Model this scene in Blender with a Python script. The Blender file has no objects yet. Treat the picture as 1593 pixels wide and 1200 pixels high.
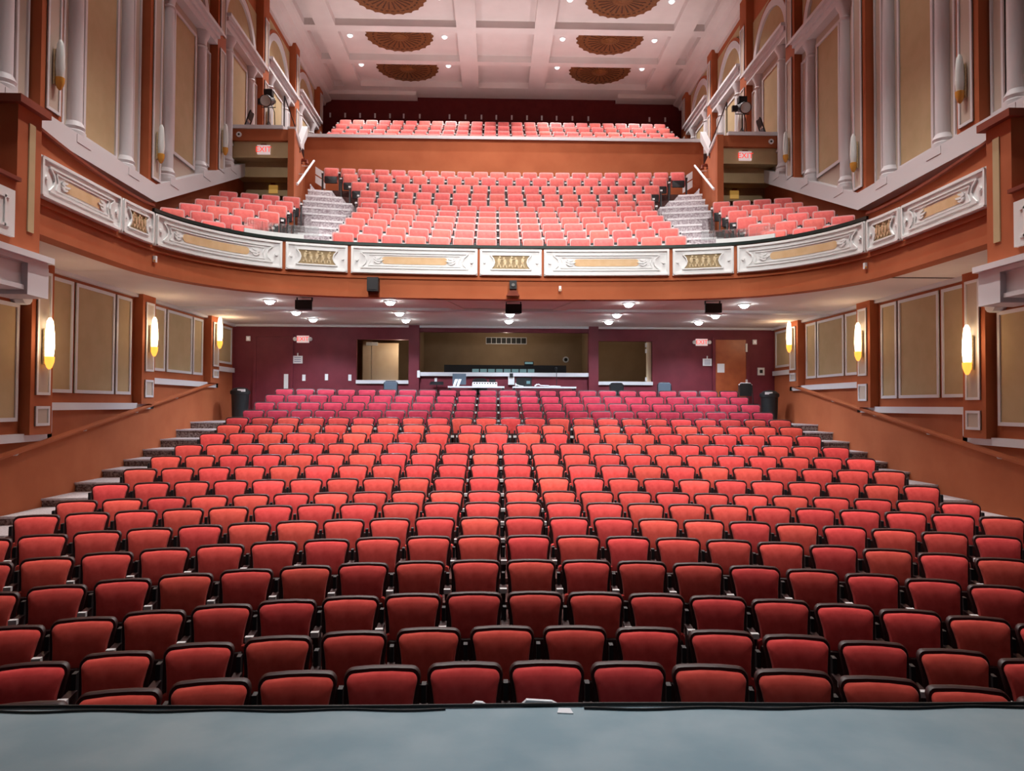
import bpy, math, random
from mathutils import Vector, Matrix
random.seed(7)
S = bpy.context.scene
COL = S.collection
PI = math.pi

# ------------------------------------------------------------------ camera
FPX = 1180.0
EYE = Vector((-0.35, 0.0, 1.65))
YAW, PITCH, ROLL = 0.0242, 0.0254, 0.005
fw = Vector((math.sin(YAW)*math.cos(PITCH), math.cos(YAW)*math.cos(PITCH), math.sin(PITCH)))
rt = Vector((math.cos(YAW), -math.sin(YAW), 0)); up = rt.cross(fw)
r2 = rt*math.cos(ROLL)+up*math.sin(ROLL); u2 = up*math.cos(ROLL)-rt*math.sin(ROLL)
cd = bpy.data.cameras.new('camera'); cam = bpy.data.objects.new('camera', cd); COL.objects.link(cam)
cd.sensor_fit = 'HORIZONTAL'; cd.sensor_width = 36; cd.lens = 36*FPX/1593; cd.clip_end = 200; cd.clip_start = 0.05
cam.matrix_world = Matrix(((r2.x, u2.x, -fw.x, EYE.x), (r2.y, u2.y, -fw.y, EYE.y), (r2.z, u2.z, -fw.z, EYE.z), (0, 0, 0, 1)))
S.camera = cam
# ------------------------------------------------------------------ world, exposure, large lamps
w = bpy.data.worlds.new('world'); S.world = w; w.use_nodes = True
w.node_tree.nodes['Background'].inputs[0].default_value = (0.55, 0.62, 0.72, 1)
w.node_tree.nodes['Background'].inputs[1].default_value = 0.03
S.view_settings.view_transform = 'Standard'; S.view_settings.look = 'None'
S.view_settings.exposure = 0.0; S.view_settings.gamma = 1.0; S.view_settings.use_curve_mapping = False

def spot(name, loc, aim, power, angle, blend=1.0, color=(1, 1, 1), size=0.15, parent=None):
    l = bpy.data.lights.new(name, 'SPOT'); l.energy = power; l.spot_size = math.radians(angle); l.spot_blend = blend
    l.color = color; l.shadow_soft_size = size
    o = bpy.data.objects.new(name, l); COL.objects.link(o)
    d = Vector(aim)-Vector(loc)
    if parent is not None:
        o.parent = parent; o.location = (0, 0, -0.18)
    else:
        o.location = loc
    o.rotation_euler = d.to_track_quat('-Z', 'Y').to_euler()
    return o
# unseen front fill lamps, added over the first rows to light seat faces
for lx, tx, pw in ((-4.5, -3.4, 5200), (0, 0, 6800), (4.5, 3.4, 5200)):
    spot('house_fill', (lx, 8.2, 14.9), (tx, 12.0, 0.7), pw, 40, 0.75, (1.0, 0.965, 0.93), 0.25)
# unseen fill lamps added on a bar above the camera for front-row faces
for lx in (-2.6, 2.6):
    spot('front_row_fill', (lx, 1.2, 12.5), (lx*0.3, 8.0, -0.3), 160, 56, 1.0, (1.0, 0.95, 0.92), 0.2)
spot('stage_lamp', (0.3, 3.4, 12.5), (0.3, 2.9, 0), 1250, 24, 1.0, (0.66, 0.86, 1.0), 0.2)
# balcony wash from the same bar
for lx in (-3.0, 3.0):
    spot('balcony_wash_lamp', (lx, 2.0, 13.0), (lx*0.8, 18.2, 6.0), 7800, 42, 1.0, (1.0, 0.96, 0.94), 0.2)
# unseen uplights added behind the parapet to brighten the coffered ceiling
for lx in (-5.0, 0.0, 5.0):
    spot('ceiling_fill_uplight', (lx, 26.7, 10.4), (lx*0.6, 25.6, 16), 300, 150, 1.0, (1.0, 0.90, 0.90), 0.4)

# ------------------------------------------------------------------ materials
M = {}
def mat(name, c, c2=None, rough=0.6, scale=8.0, metal=0.0, bump=0.0, bscale=60.0, sheen=0.0, emit=None, estr=0.0,
        rnd=0.0, trans=0.0, alpha=1.0, detail=4.0, spec=0.5, lo=0.35, hi=0.65):
    m = bpy.data.materials.new(name); m.use_nodes = True; n = m.node_tree.nodes; L = m.node_tree.links
    b = n['Principled BSDF']; b.inputs['Roughness'].default_value = rough; b.inputs['Metallic'].default_value = metal
    b.inputs['Base Color'].default_value = (*c, 1); b.inputs['Specular IOR Level'].default_value = spec
    tc = n.new('ShaderNodeTexCoord')
    src = None
    if c2 is not None:
        nz = n.new('ShaderNodeTexNoise'); nz.inputs['Scale'].default_value = scale; nz.inputs['Detail'].default_value = detail
        L.new(tc.outputs['Object'], nz.inputs['Vector'])
        mr = n.new('ShaderNodeMapRange'); mr.inputs[1].default_value = lo; mr.inputs[2].default_value = hi
        L.new(nz.outputs['Fac'], mr.inputs[0])
        mx = n.new('ShaderNodeMix'); mx.data_type = 'RGBA'
        mx.inputs[6].default_value = (*c, 1); mx.inputs[7].default_value = (*c2, 1)
        L.new(mr.outputs[0], mx.inputs[0]); src = mx.outputs[2]
    if rnd:
        oi = n.new('ShaderNodeObjectInfo'); hs = n.new('ShaderNodeHueSaturation')
        mr2 = n.new('ShaderNodeMapRange'); mr2.inputs[3].default_value = 1-rnd; mr2.inputs[4].default_value = 1+rnd
        L.new(oi.outputs['Random'], mr2.inputs[0]); L.new(mr2.outputs[0], hs.inputs['Value'])
        mr3 = n.new('ShaderNodeMapRange'); mr3.inputs[3].default_value = 0.496; mr3.inputs[4].default_value = 0.503
        ml = n.new('ShaderNodeMath'); ml.operation = 'FRACT'
        mm = n.new('ShaderNodeMath'); mm.operation = 'MULTIPLY'; mm.inputs[1].default_value = 7.3
        L.new(oi.outputs['Random'], mm.inputs[0]); L.new(mm.outputs[0], ml.inputs[0]); L.new(ml.outputs[0], mr3.inputs[0])
        L.new(mr3.outputs[0], hs.inputs['Hue'])
        if src is not None: L.new(src, hs.inputs['Color'])
        else: hs.inputs['Color'].default_value = (*c, 1)
        src = hs.outputs[0]
    if src is not None: L.new(src, b.inputs['Base Color'])
    if bump:
        nb = n.new('ShaderNodeTexNoise'); nb.inputs['Scale'].default_value = bscale
        L.new(tc.outputs['Object'], nb.inputs['Vector'])
        bp = n.new('ShaderNodeBump'); bp.inputs['Strength'].default_value = bump; bp.inputs['Distance'].default_value = 0.02
        L.new(nb.outputs['Fac'], bp.inputs['Height']); L.new(bp.outputs[0], b.inputs['Normal'])
    if sheen:
        b.inputs['Sheen Weight'].default_value = sheen; b.inputs['Sheen Roughness'].default_value = 0.4
        b.inputs['Sheen Tint'].default_value = (1.0, 0.62, 0.6, 1)
    if emit is not None:
        b.inputs['Emission Color'].default_value = (*emit, 1); b.inputs['Emission Strength'].default_value = estr
    if trans:
        b.inputs['Transmission Weight'].default_value = trans
    if alpha < 1: b.inputs['Alpha'].default_value = alpha
    M[name] = m
    return m
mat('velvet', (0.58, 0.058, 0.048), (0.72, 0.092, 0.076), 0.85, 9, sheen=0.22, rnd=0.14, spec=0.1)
mat('velvet_shade_tint', (0.40, 0.030, 0.058), (0.48, 0.042, 0.07), 0.85, 9, sheen=0.3, spec=0.1)  # same velvet as the front seats; dim bluish light put into the colour
mat('velvet_pink', (0.60, 0.11, 0.10), (0.70, 0.16, 0.14), 0.85, 9, sheen=0.4, rnd=0.10, spec=0.1)
mat('seat_frame', (0.035, 0.008, 0.008), None, 0.45, spec=0.35)
mat('seat_frame_pale', (0.58, 0.27, 0.26), None, 0.4)
mat('black_steel', (0.012, 0.010, 0.012), None, 0.5)
mat('pale_metal', (0.76, 0.74, 0.74), None, 0.4)
mat('terracotta', (0.40, 0.105, 0.040), (0.46, 0.13, 0.052), 0.75, 1.3, bump=0.05, bscale=120, spec=0.2)
mat('terracotta_dark', (0.20, 0.038, 0.018), (0.25, 0.05, 0.024), 0.6, 2.0, spec=0.3)
mat('cream', (0.50, 0.37, 0.205), (0.54, 0.40, 0.23), 0.8, 3.0, spec=0.2)
mat('mauve_cream', (0.56, 0.46, 0.38), None, 0.8, spec=0.2)
mat('trim_white', (0.72, 0.70, 0.72), None, 0.5, spec=0.4)
mat('panel_white', (0.80, 0.81, 0.80), None, 0.5, spec=0.4)
mat('inlay_tan', (0.66, 0.43, 0.22), (0.72, 0.50, 0.28), 0.6, 6)
mat('gilt', (0.52, 0.38, 0.20), (0.70, 0.58, 0.38), 0.4, 30, metal=0.35)
mat('gilt_ground', (0.36, 0.26, 0.13), None, 0.6)
mat('maroon', (0.155, 0.022, 0.034), (0.19, 0.028, 0.042), 0.55, 2.5, spec=0.3)
mat('maroon_dark', (0.12, 0.014, 0.015), (0.145, 0.019, 0.018), 0.7, 3.0, spec=0.2)
mat('plaster', (0.74, 0.67, 0.65), (0.78, 0.71, 0.69), 0.8, 1.5, spec=0.2)
mat('plaster_warm', (0.74, 0.65, 0.60), (0.78, 0.69, 0.64), 0.75, 1.5, spec=0.25)
mat('bronze', (0.26, 0.105, 0.030), (0.17, 0.060, 0.016), 0.5, 14, metal=0.25, bump=0.6, bscale=40)
mat('bronze_dark', (0.07, 0.022, 0.010), None, 0.6)
mat('stage', (0.27, 0.37, 0.42), (0.36, 0.45, 0.49), 0.75, 2.2, spec=0.15, detail=8)
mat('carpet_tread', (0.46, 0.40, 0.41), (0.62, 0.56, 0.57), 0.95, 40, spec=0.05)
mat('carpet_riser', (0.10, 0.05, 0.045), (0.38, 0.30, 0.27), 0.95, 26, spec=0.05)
mat('balcony_step', (0.82, 0.80, 0.82), (0.66, 0.60, 0.63), 0.9, 18, spec=0.05, lo=0.5, hi=0.7)
mat('balcony_riser', (0.68, 0.64, 0.66), (0.34, 0.27, 0.30), 0.9, 22, spec=0.05)
mat('floor_dark', (0.07, 0.035, 0.033), (0.11, 0.055, 0.05), 0.95, 20, spec=0.05)
mat('door_wood', (0.44, 0.105, 0.035), (0.36, 0.075, 0.025), 0.35, 4)
mat('door_pale', (0.72, 0.52, 0.32), (0.76, 0.57, 0.36), 0.5, 4)
mat('booth_wall', (0.34, 0.22, 0.12), (0.38, 0.25, 0.14), 0.8, 3)
mat('black', (0.008, 0.008, 0.009), None, 0.55)
mat('rail_dark', (0.035, 0.05, 0.045), None, 0.3, metal=0.5)
mat('white_plastic', (0.82, 0.82, 0.82), None, 0.4)
mat('sign_white', (0.85, 0.85, 0.88), None, 0.5)
mat('sign_yellow', (0.80, 0.48, 0.12), None, 0.5, emit=(1, 0.55, 0.12), estr=0.25)
mat('print_grey', (0.35, 0.38, 0.5), None, 0.6)
mat('exit_face', (0.85, 0.75, 0.75), None, 0.4, emit=(1, 0.80, 0.80), estr=0.35)
mat('exit_red', (0.8, 0.03, 0.02), None, 0.4, emit=(1, 0.05, 0.03), estr=0.9)
mat('sconce_glass', (0.9, 0.85, 0.75), None, 0.3, emit=(1.0, 0.86, 0.60), estr=3.6)
mat('sconce_dim', (0.78, 0.82, 0.79), None, 0.3)
mat('amber', (0.75, 0.30, 0.04), None, 0.3, emit=(1.0, 0.42, 0.06), estr=1.6)
mat('amber_dim', (0.70, 0.33, 0.05), None, 0.3)
mat('lamp_glow', (1, 1, 1), None, 0.3, emit=(0.85, 0.95, 1.0), estr=60)
mat('lamp_soft', (0.9, 0.9, 0.9), None, 0.3, emit=(0.92, 0.97, 1.0), estr=1.5)
mat('screen', (0.05, 0.1, 0.12), None, 0.2, emit=(0.35, 0.6, 0.62), estr=0.35)
mat('glass', (0.80, 0.92, 0.90), None, 0.03, trans=0.95, alpha=0.5)
mat('chair_blue', (0.10, 0.13, 0.17), None, 0.5)
mat('lens', (0.5, 0.5, 0.48), None, 0.1, metal=0.6)

# ------------------------------------------------------------------ mesh helpers
class MB:
    def __init__(s): s.v = []; s.f = []; s.m = []; s.smooth = False
    def add(s, vs, fs, mi=0):
        b = len(s.v); s.v += [tuple(p) for p in vs]; s.f += [tuple(i+b for i in q) for q in fs]; s.m += [mi]*len(fs); return s
    def box(s, x0, x1, y0, y1, z0, z1, mi=0):
        x0, x1 = min(x0, x1), max(x0, x1); y0, y1 = min(y0, y1), max(y0, y1); z0, z1 = min(z0, z1), max(z0, z1)
        return s.add([(x0, y0, z0), (x1, y0, z0), (x1, y1, z0), (x0, y1, z0), (x0, y0, z1), (x1, y0, z1), (x1, y1, z1), (x0, y1, z1)],
              [(0, 3, 2, 1), (4, 5, 6, 7), (0, 1, 5, 4), (1, 2, 6, 5), (2, 3, 7, 6), (3, 0, 4, 7)], mi)
    def hexa(s, p, mi=0):   # 8 points: bottom 4, top 4
        return s.add(p, [(0, 3, 2, 1), (4, 5, 6, 7), (0, 1, 5, 4), (1, 2, 6, 5), (2, 3, 7, 6), (3, 0, 4, 7)], mi)
    def prism(s, pts, off, mi=0):   # closed 3D polygon pts extruded by vector off
        n = len(pts); o = Vector(off); a = [Vector(p) for p in pts]
        return s.add([p for p in a]+[p+o for p in a], [tuple(range(n))[::-1], tuple(range(n, 2*n))]+[(i, (i+1) % n, (i+1) % n+n, i+n) for i in range(n)], mi)
    def lathe(s, prof, c=(0, 0, 0), n=14, a0=0, a1=2*PI, mi=0):
        full = abs(a1-a0-2*PI) < 1e-6; k = n if full else n+1
        vs = []; fs = []
        for r, z in prof:
            for j in range(k):
                a = a0+(a1-a0)*j/n
                vs.append((c[0]+r*math.cos(a), c[1]+r*math.sin(a), c[2]+z))
        for i in range(len(prof)-1):
            for j in range(n):
                j2 = (j+1) % k
                fs.append((i*k+j, i*k+j2, (i+1)*k+j2, (i+1)*k+j))
        if full:
            fs.append(tuple(range(k))[::-1]); fs.append(tuple((len(prof)-1)*k+j for j in range(k)))
        return s.add(vs, fs, mi)
    def tube(s, path, r, n=6, mi=0):
        P = [Vector(p) for p in path]; vs = []; fs = []
        for i, p in enumerate(P):
            t = (P[min(i+1, len(P)-1)]-P[max(i-1, 0)]).normalized()
            a = Vector((0, 0, 1)) if abs(t.z) < 0.9 else Vector((1, 0, 0))
            u = t.cross(a).normalized(); v = t.cross(u)
            for j in range(n):
                an = 2*PI*j/n; vs.append(p+u*r*math.cos(an)+v*r*math.sin(an))
        for i in range(len(P)-1):
            for j in range(n):
                fs.append((i*n+j, i*n+(j+1) % n, (i+1)*n+(j+1) % n, (i+1)*n+j))
        fs.append(tuple(range(n))[::-1]); fs.append(tuple((len(P)-1)*n+j for j in range(n)))
        return s.add(vs, fs, mi)
    def rings(s, outline, layers, mi=0, cz=None, tilt=0.0, tz=0.0, curve=False):
        """outline [(x,z)], layers [(scale, y)] from back to front, both ends capped; tilt shears y with z"""
        n = len(outline)
        if cz is None: cz = (min(p[1] for p in outline)+max(p[1] for p in outline))/2
        vs = []; fs = []
        for sc, y in layers:
            for x, z in outline:
                zz = cz+(z-cz)*sc
                t = zz-0.44; dy = (-0.10*t+0.95*t*t-0.126) if curve else (zz-tz)*tilt
                vs.append((x*sc, y+dy, zz))
        for i in range(len(layers)-1):
            for j in range(n):
                fs.append((i*n+j, (i+1)*n+j, (i+1)*n+(j+1) % n, i*n+(j+1) % n))
        fs.append(tuple(range(n))); fs.append(tuple((len(layers)-1)*n+j for j in range(n))[::-1])
        return s.add(vs, fs, mi)
    def mesh(s, name, mats, smooth=None):
        me = bpy.data.meshes.new(name); me.from_pydata(s.v, [], s.f)
        for m in (mats if isinstance(mats, (list, tuple)) else [mats]): me.materials.append(M[m])
        if any(s.m): me.polygons.foreach_set('material_index', s.m)
        sm = s.smooth if smooth is None else smooth
        if sm:
            me.polygons.foreach_set('use_smooth', [True]*len(me.polygons))
            try: me.set_sharp_from_angle(angle=math.radians(40))
            except Exception: pass
        me.update(); return me
    def build(s, name, mats, parent=None, loc=None, smooth=None):
        o = bpy.data.objects.new(name, s.mesh(name, mats, smooth)); COL.objects.link(o)
        if parent is not None: o.parent = parent
        if loc is not None: o.location = loc
        return o
def link(name, me, parent=None, loc=None, rz=None):
    o = bpy.data.objects.new(name, me); COL.objects.link(o)
    if parent is not None: o.parent = parent
    if loc is not None: o.location = loc
    if rz is not None: o.rotation_euler = (0, 0, rz)
    return o
def tag(o, label, cat, group=None, kind=None):
    o['label'] = label; o['category'] = cat
    if group: o['group'] = group
    if kind: o['kind'] = kind
    return o
def empty(name, loc, rz=0.0):
    o = bpy.data.objects.new(name, None); COL.objects.link(o); o.location = loc; o.rotation_euler = (0, 0, rz)
    o.empty_display_size = 0.1
    return o
def text(body, size, loc, mname, parent, depth=0.003, rot=(PI/2, 0, 0)):
    c = bpy.data.curves.new('lettering', 'FONT'); c.body = body; c.size = size; c.extrude = depth
    c.align_x = 'CENTER'; c.align_y = 'CENTER'; c.materials.append(M[mname])
    tmp = bpy.data.objects.new('tmp', c); COL.objects.link(tmp); bpy.context.view_layer.update()
    me = bpy.data.meshes.new_from_object(tmp.evaluated_get(bpy.context.evaluated_depsgraph_get())); bpy.data.objects.remove(tmp)
    o = link('lettering', me, parent, loc); o.rotation_euler = rot
    return o
ONES = ['', 'first', 'second', 'third', 'fourth', 'fifth', 'sixth', 'seventh', 'eighth', 'ninth', 'tenth', 'eleventh', 'twelfth', 'thirteenth',
        'fourteenth', 'fifteenth', 'sixteenth', 'seventeenth', 'eighteenth', 'nineteenth', 'twentieth']
def ordn(n): return ONES[n] if n <= 20 else 'twenty-'+ONES[n-20]
SIDE = {-1: 'left', 1: 'right'}

# ================================================================== THE SHELL
W = 7.87           # inner face of the side walls
BACK = 22.0        # wall behind the stalls
UB = 3.93          # ceiling under the balcony
CS, CC = 15.10, 15.35   # ceiling beam soffit, coffer top
YB = 33.0          # wall behind the upper balcony

# stage
st = MB().box(-11, 11, -5, 4.20, -0.25, 0.0).build('floor_stage', 'stage'); tag(st, 'blue grey painted stage floor in front of the seats', 'stage', kind='structure')
tag(MB().box(-11, 11, 4.20, 4.235, -1.4, -0.004).build('trim_1', 'black'), 'black edge strip along the front of the stage', 'edge trim', kind='structure')

# ---- stalls floor: one tier per seat row
ROWD = [5.0+0.844*i for i in range(19)]
ROWZ = [-0.031, -0.045, 0.011, 0.120, 0.216, 0.293, 0.364, 0.417, 0.529, 0.661, 0.788, 0.927, 1.088, 1.232, 1.363, 1.520, 1.700, 1.880, 2.045]
ROWR = [15, 17, 18, 19, 20, 20, 20, 20, 22, 25, 30, 40, 50, 60, 60, 60, 60, 60, 60]
ROWC = [0.0129, 0.0111, 0.0087, 0.0073, 0.0054, 0.0035, 0.0017, 0.0013, 0.0009, 0.0008, 0.0006, 0.0006, 0.0005, 0.0004, 0.0003, 0.0003, 0.0002, 0.0, 0.0]
SEATH = 0.86
def rowY(i, X, off=0.0):
    R = ROWR[i]; return ROWD[i]+off-R+math.sqrt(R*R-X*X)
def rowZ(i, X):
    return ROWZ[i]-ROWC[i]*min(abs(X), 6.1)**2
fl = MB().box(-W, W, 4.24, BACK, -1.7, -1.55).build('floor', 'floor_dark'); tag(fl, 'dark sloping auditorium floor under the red seats', 'floor', kind='structure')
NX = 24
for i in range(19):
    b = MB(); xs = [-W, -7.0, -6.3]+[-6.3+12.6*k/20 for k in range(1, 20)]+[6.3, 7.0, W]
    top = []
    for X in xs:
        yf = rowY(i, X, -0.62) if i else 4.24
        yb = rowY(i+1, X, -0.62) if i < 18 else BACK
        z = rowZ(i, X)-SEATH
        top.append((X, yf, yb, z))
    for a, c in zip(top, top[1:]):
        b.add([(a[0], a[1], a[3]), (c[0], c[1], c[3]), (c[0], c[2], c[3]), (a[0], a[2], a[3])], [(0, 1, 2, 3)], 0 if abs(a[0]+c[0]) > 12.6 else 2)
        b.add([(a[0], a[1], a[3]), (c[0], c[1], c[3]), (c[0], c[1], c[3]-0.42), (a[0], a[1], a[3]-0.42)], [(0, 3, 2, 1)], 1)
        b.add([(a[0], a[1]-0.03, a[3]+0.004), (c[0], c[1]-0.03, c[3]+0.004), (c[0], c[1], c[3]+0.004), (a[0], a[1], a[3]+0.004),
               (a[0], a[1]-0.03, a[3]-0.03), (c[0], c[1]-0.03, c[3]-0.03)], [(0, 1, 2, 3), (4, 5, 1, 0)], 0 if abs(a[0]+c[0]) > 12.6 else 2)
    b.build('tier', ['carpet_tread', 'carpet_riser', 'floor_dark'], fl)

# ---- side walls -------------------------------------------------
PIL = [8.45, 12.2, 16.0, 19.85, 23.7, 27.5, 31.3]     # start of each pilaster (along Y)
PW, PP = 0.6, 0.18                                     # pilaster width, projection
def wbox(b, s, y0, y1, z0, z1, o0, o1, mi=0): return b.box(s*(W-o0), s*(W-o1), y0, y1, z0, z1, mi)
def framed(s, y0, y1, z0, z1, off, parent, fieldm='cream', fr=0.06, proud=0.035, name='wall_panel', sy=0.0):
    """moulded wall panel: field plus proud white frame; sy = vertical shear per metre along Y (raking panels)"""
    def q(b, a0, a1, c0, c1, o0, o1):
        p = []
        for z in (0, 1):
            for (y, o) in ((a0, o0), (a1, o0), (a1, o1), (a0, o1)):
                zz = (c1 if z else c0)+sy*(y-y0); p.append((s*(W-o), y, zz))
        b.hexa(p)
    b = MB(); q(b, y0, y1, z0, z1, off, off+proud*0.4); o = b.build(name, fieldm, parent)
    f = MB()
    q(f, y0, y1, z0, z0+fr, off, off+proud); q(f, y0, y1, z1-fr, z1, off, off+proud)
    q(f, y0, y0+fr, z0+fr, z1-fr, off, off+proud); q(f, y1-fr, y1, z0+fr, z1-fr, off, off+proud)
    f.build('panel_frame', 'trim_white', o)
    return o
LOWT = [1.15, 1.15, 1.65, 2.20, 2.66]   # height of the white band along the lower wall, by bay (bay k lies before pilaster k)
def upper_base(y):                        # rake of the white plinth along the upper wall
    return 6.2 if y < 16.35 else 6.2+(y-16.35)*0.40
ENT = {0: 11.05, 1: 11.05, 2: 11.05, 3: 11.85, 4: 12.45, 5: 12.98}   # underside of the entablature, bay k between pilaster k and k+1
for s in (-1, 1):
    nm = SIDE[s]
    wl = MB().box(s*W, s*(W+0.3), 3.0, YB+0.3, -1.7, 16.2).build('wall_'+nm, 'terracotta')
    tag(wl, f'tall {nm} side wall, terracotta with cream panels and white columns', 'wall', kind='structure')
    # lower pilasters, panels, stepped white band
    for k in (1, 2, 3):
        y = PIL[k]; zb = LOWT[k]-0.02
        p = wbox(MB(), s, y, y+PW, zb+(0.0), UB, 0, PP).build('pilaster', 'terracotta', wl)
        framed(s, y+0.12, y+PW-0.1, LOWT[k+1]+0.12 if k < 3 else 2.62, UB-0.15, PP, p, 'mauve_cream', 0.045, 0.03, 'pilaster_panel')
        framed(s, y+0.12, y+PW-0.1, zb+0.14, LOWT[k+1]-0.06 if k < 3 else 2.54, PP, p, 'mauve_cream', 0.045, 0.03, 'pilaster_panel')
    def band(y0, y1, z):
        wbox(MB(), s, y0, y1, z-0.13, z, 0, 0.10).build('dado_band', 'trim_white', wl)
    def drop(y, z0, z1):
        wbox(MB(), s, y, y+0.13, z0-0.13, z1-0.13, 0, 0.10).build('dado_band', 'trim_white', wl)
    e1, e2, e3 = PIL[1]+PW+0.02, PIL[2]+PW+0.02, PIL[3]+PW+0.02
    band(6.0, e1+0.13, LOWT[1]); drop(e1, LOWT[1], LOWT[2]); band(e1, e2+0.13, LOWT[2]); drop(e2, LOWT[2], LOWT[3])
    band(e2, e3+0.13, LOWT[3]); drop(e3, LOWT[3], LOWT[4]); band(e3, 21.9, LOWT[4])
    bays = [(12.9, 15.9, LOWT[2]), (16.7, 19.75, LOWT[3])]
    for y0, y1, zt in bays:
        L = y1-y0; zb, ztop = zt+0.17, UB-0.13
        framed(s, y0+0.06, y0+0.76, zb, ztop, 0, wl); framed(s, y0+0.86, y1-0.76, zb, ztop, 0, wl); framed(s, y1-0.68, y1-0.06, zb, ztop, 0, wl)
    framed(s, 20.65, 21.85, LOWT[4]+0.10, UB-0.13, 0, wl)
    framed(s, 8.6, 11.0, LOWT[1]+0.2, 3.3, 0, wl); framed(s, 11.05, 12.1, LOWT[1]+0.2, 3.2, 0.02, wl)
    # crown moulding under the balcony ceiling
    wbox(MB(), s, 10.2, BACK, UB-0.07, UB, 0, 0.09).build('crown_moulding', 'trim_white', wl)
    # ionic capital above the panel nearest the stage
    cap = wbox(MB(), s, 10.95, 12.15, 3.42, 3.60, 0, 0.16).build('capital', 'trim_white', wl)
    for yy in (11.05, 12.05):
        v = MB()
        pr = [(s*(W-0.0), yy+0.14*math.cos(a*PI/6), 3.32+0.14*math.sin(a*PI/6)) for a in range(12)]
        v.prism(pr, (-s*0.2, 0, 0)); v.build('volute', 'trim_white', cap)
    # plinth of the upper wall: level by the boxes, raking with the balcony behind
    wbox(MB(), s, 6.0, 16.35, 5.96, 6.34, 0, 0.26).build('plinth', 'trim_white', wl)
    zz = [upper_base(16.35), upper_base(24.0)]
    pl = MB(); pl.hexa([(s*W, 16.35, 5.96), (s*(W-.26), 16.35, 5.96), (s*(W-.26), 24, zz[1]-.24), (s*W, 24, zz[1]-.24),
                        (s*W, 16.35, 6.34), (s*(W-.26), 16.35, 6.34), (s*(W-.26), 24, zz[1]+.14), (s*W, 24, zz[1]+.14)])
    pl.build('plinth', 'trim_white', wl)
    for k in range(0, 7):
        y = PIL[k]; zb = (upper_base(y) if y < 22 else upper_base(22)+(y-22)*0.42)-0.0
        zb = max(zb, 6.2)
        p = wbox(MB(), s, y, y+PW, zb, CS-0.3, 0, PP+0.06).build('pilaster', 'terracotta', wl)
        if k == 2: zb2 = 6.42
        else: zb2 = zb+0.22
        ze = ENT[min(max(k-1, 0), 5)]
        framed(s, y+0.13, y+PW-0.08, zb2, ze, PP+0.06, p, 'mauve_cream', 0.05, 0.035, 'pilaster_panel')
        framed(s, y+0.13, y+PW-0.08, ze+0.42, min(ze+2.0, CS-0.5), PP+0.06, p, 'mauve_cream', 0.05, 0.035, 'pilaster_panel')
    for k in range(0, 6):
        a, c = PIL[k]+PW, PIL[k+1]; en = ENT[k]
        mid = (a+c)/2
        def zb(y): return (upper_base(y) if y < 22 else upper_base(22)+(y-22)*0.42)+0.12
        def zlow(y0): return zb(y0)
        rake = 0.0 if c < 16.4 else 0.40
        # backing
        bk = MB()
        bk.hexa([(s*W, a, zb(a)-.2), (s*(W-.03), a, zb(a)-.2), (s*(W-.03), c, zb(c)-.2), (s*W, c, zb(c)-.2),
                 (s*W, a, en), (s*(W-.03), a, en), (s*(W-.03), c, en), (s*W, c, en)])
        bay = bk.build('wall_bay', 'mauve_cream', wl)
        def panel(y0, y1, ztop, fm, fr=0.07):
            z0 = max(zb(y0), zb(y1)) if rake else zb(y0)
            framed(s, y0, y1, z0+0.10, ztop, 0.03, bay, fm, fr, 0.05, 'wall_panel')
        panel(a+0.04, a+0.36, en-0.25, 'mauve_cream', 0.05); panel(c-0.36, c-0.04, en-0.25, 'mauve_cream', 0.05)
        panel(a+0.98, c-0.98, en-0.22, 'cream')
        for yc in (a+0.67, c-0.67):
            z0 = zb(yc); h = en-z0
            base = MB(); base.lathe([(0.21, 0), (0.21, 0.10), (0.18, 0.13), (0.20, 0.18), (0.17, 0.24), (0.15, 0.28)], (s*(W-0.06), yc, z0), 14)
            colm = MB(); colm.lathe([(0.15, 0.24), (0.145, h*0.4), (0.125, h-0.40)], (s*(W-0.06), yc, z0), 14)
            co = colm.build('column', 'trim_white', wl, smooth=True)
            wbox(base, s, yc-0.23, yc+0.23, z0-0.14, z0, 0, 0.27)
            base.build('column_base', 'trim_white', co, smooth=True)
            cp = MB(); cp.lathe([(0.125, h-0.42), (0.16, h-0.38), (0.13, h-0.34), (0.15, h-0.2), (0.22, h-0.06), (0.22, h)], (s*(W-0.06), yc, z0), 10)
            cp.build('column_capital', 'trim_white', co, smooth=True)
        e = MB(); wbox(e, s, a+0.02, c-0.02, en, en+0.16, 0, 0.24); wbox(e, s, a-0.0, c+0.0, en+0.16, en+0.27, 0, 0.30); wbox(e, s, a-0.04, c+0.04, en+0.27, en+0.36, 0, 0.38)
        e.build('entablature', 'trim_white', wl)
        # lunette above
        z0 = en+0.36; ro = min((c-a)/2-0.1, CS-0.45-z0)
        lb = MB(); wbox(lb, s, a+0.04, c-0.04, z0, min(z0+ro+0.12, CS-0.3), 0, 0.03); lu = lb.build('lunette_field', 'cream', wl)
        def arcband(rin, rout, o0, o1, nm_, m_):
            b = MB(); n = 18
            for j in range(n):
                t0, t1 = PI*j/n, PI*(j+1)/n
                p = []
                for o in (o0, o1):
                    for (r, t) in ((rin, t0), (rout, t0), (rout, t1), (rin, t1)):
                        p.append((s*(W-o), mid-r*math.cos(t)*(((c-a)/2-0.1)/ro), z0+r*math.sin(t)))
                b.hexa(p)
            b.build(nm_, m_, lu)
        arcband(ro-0.32, ro-0.10, 0.03, 0.10, 'arch_moulding', 'trim_white')
        arcband(ro-0.10, ro, 0.03, 0.08, 'arch_border', 'terracotta')
    # cove and cornice under the ceiling
    cv = MB(); prof = [(0, CS-0.42), (0.10, CS-0.42), (0.14, CS-0.30), (0.34, CS-0.22), (0.42, CS-0.06), (0.62, CS), (0, CS)]
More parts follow.
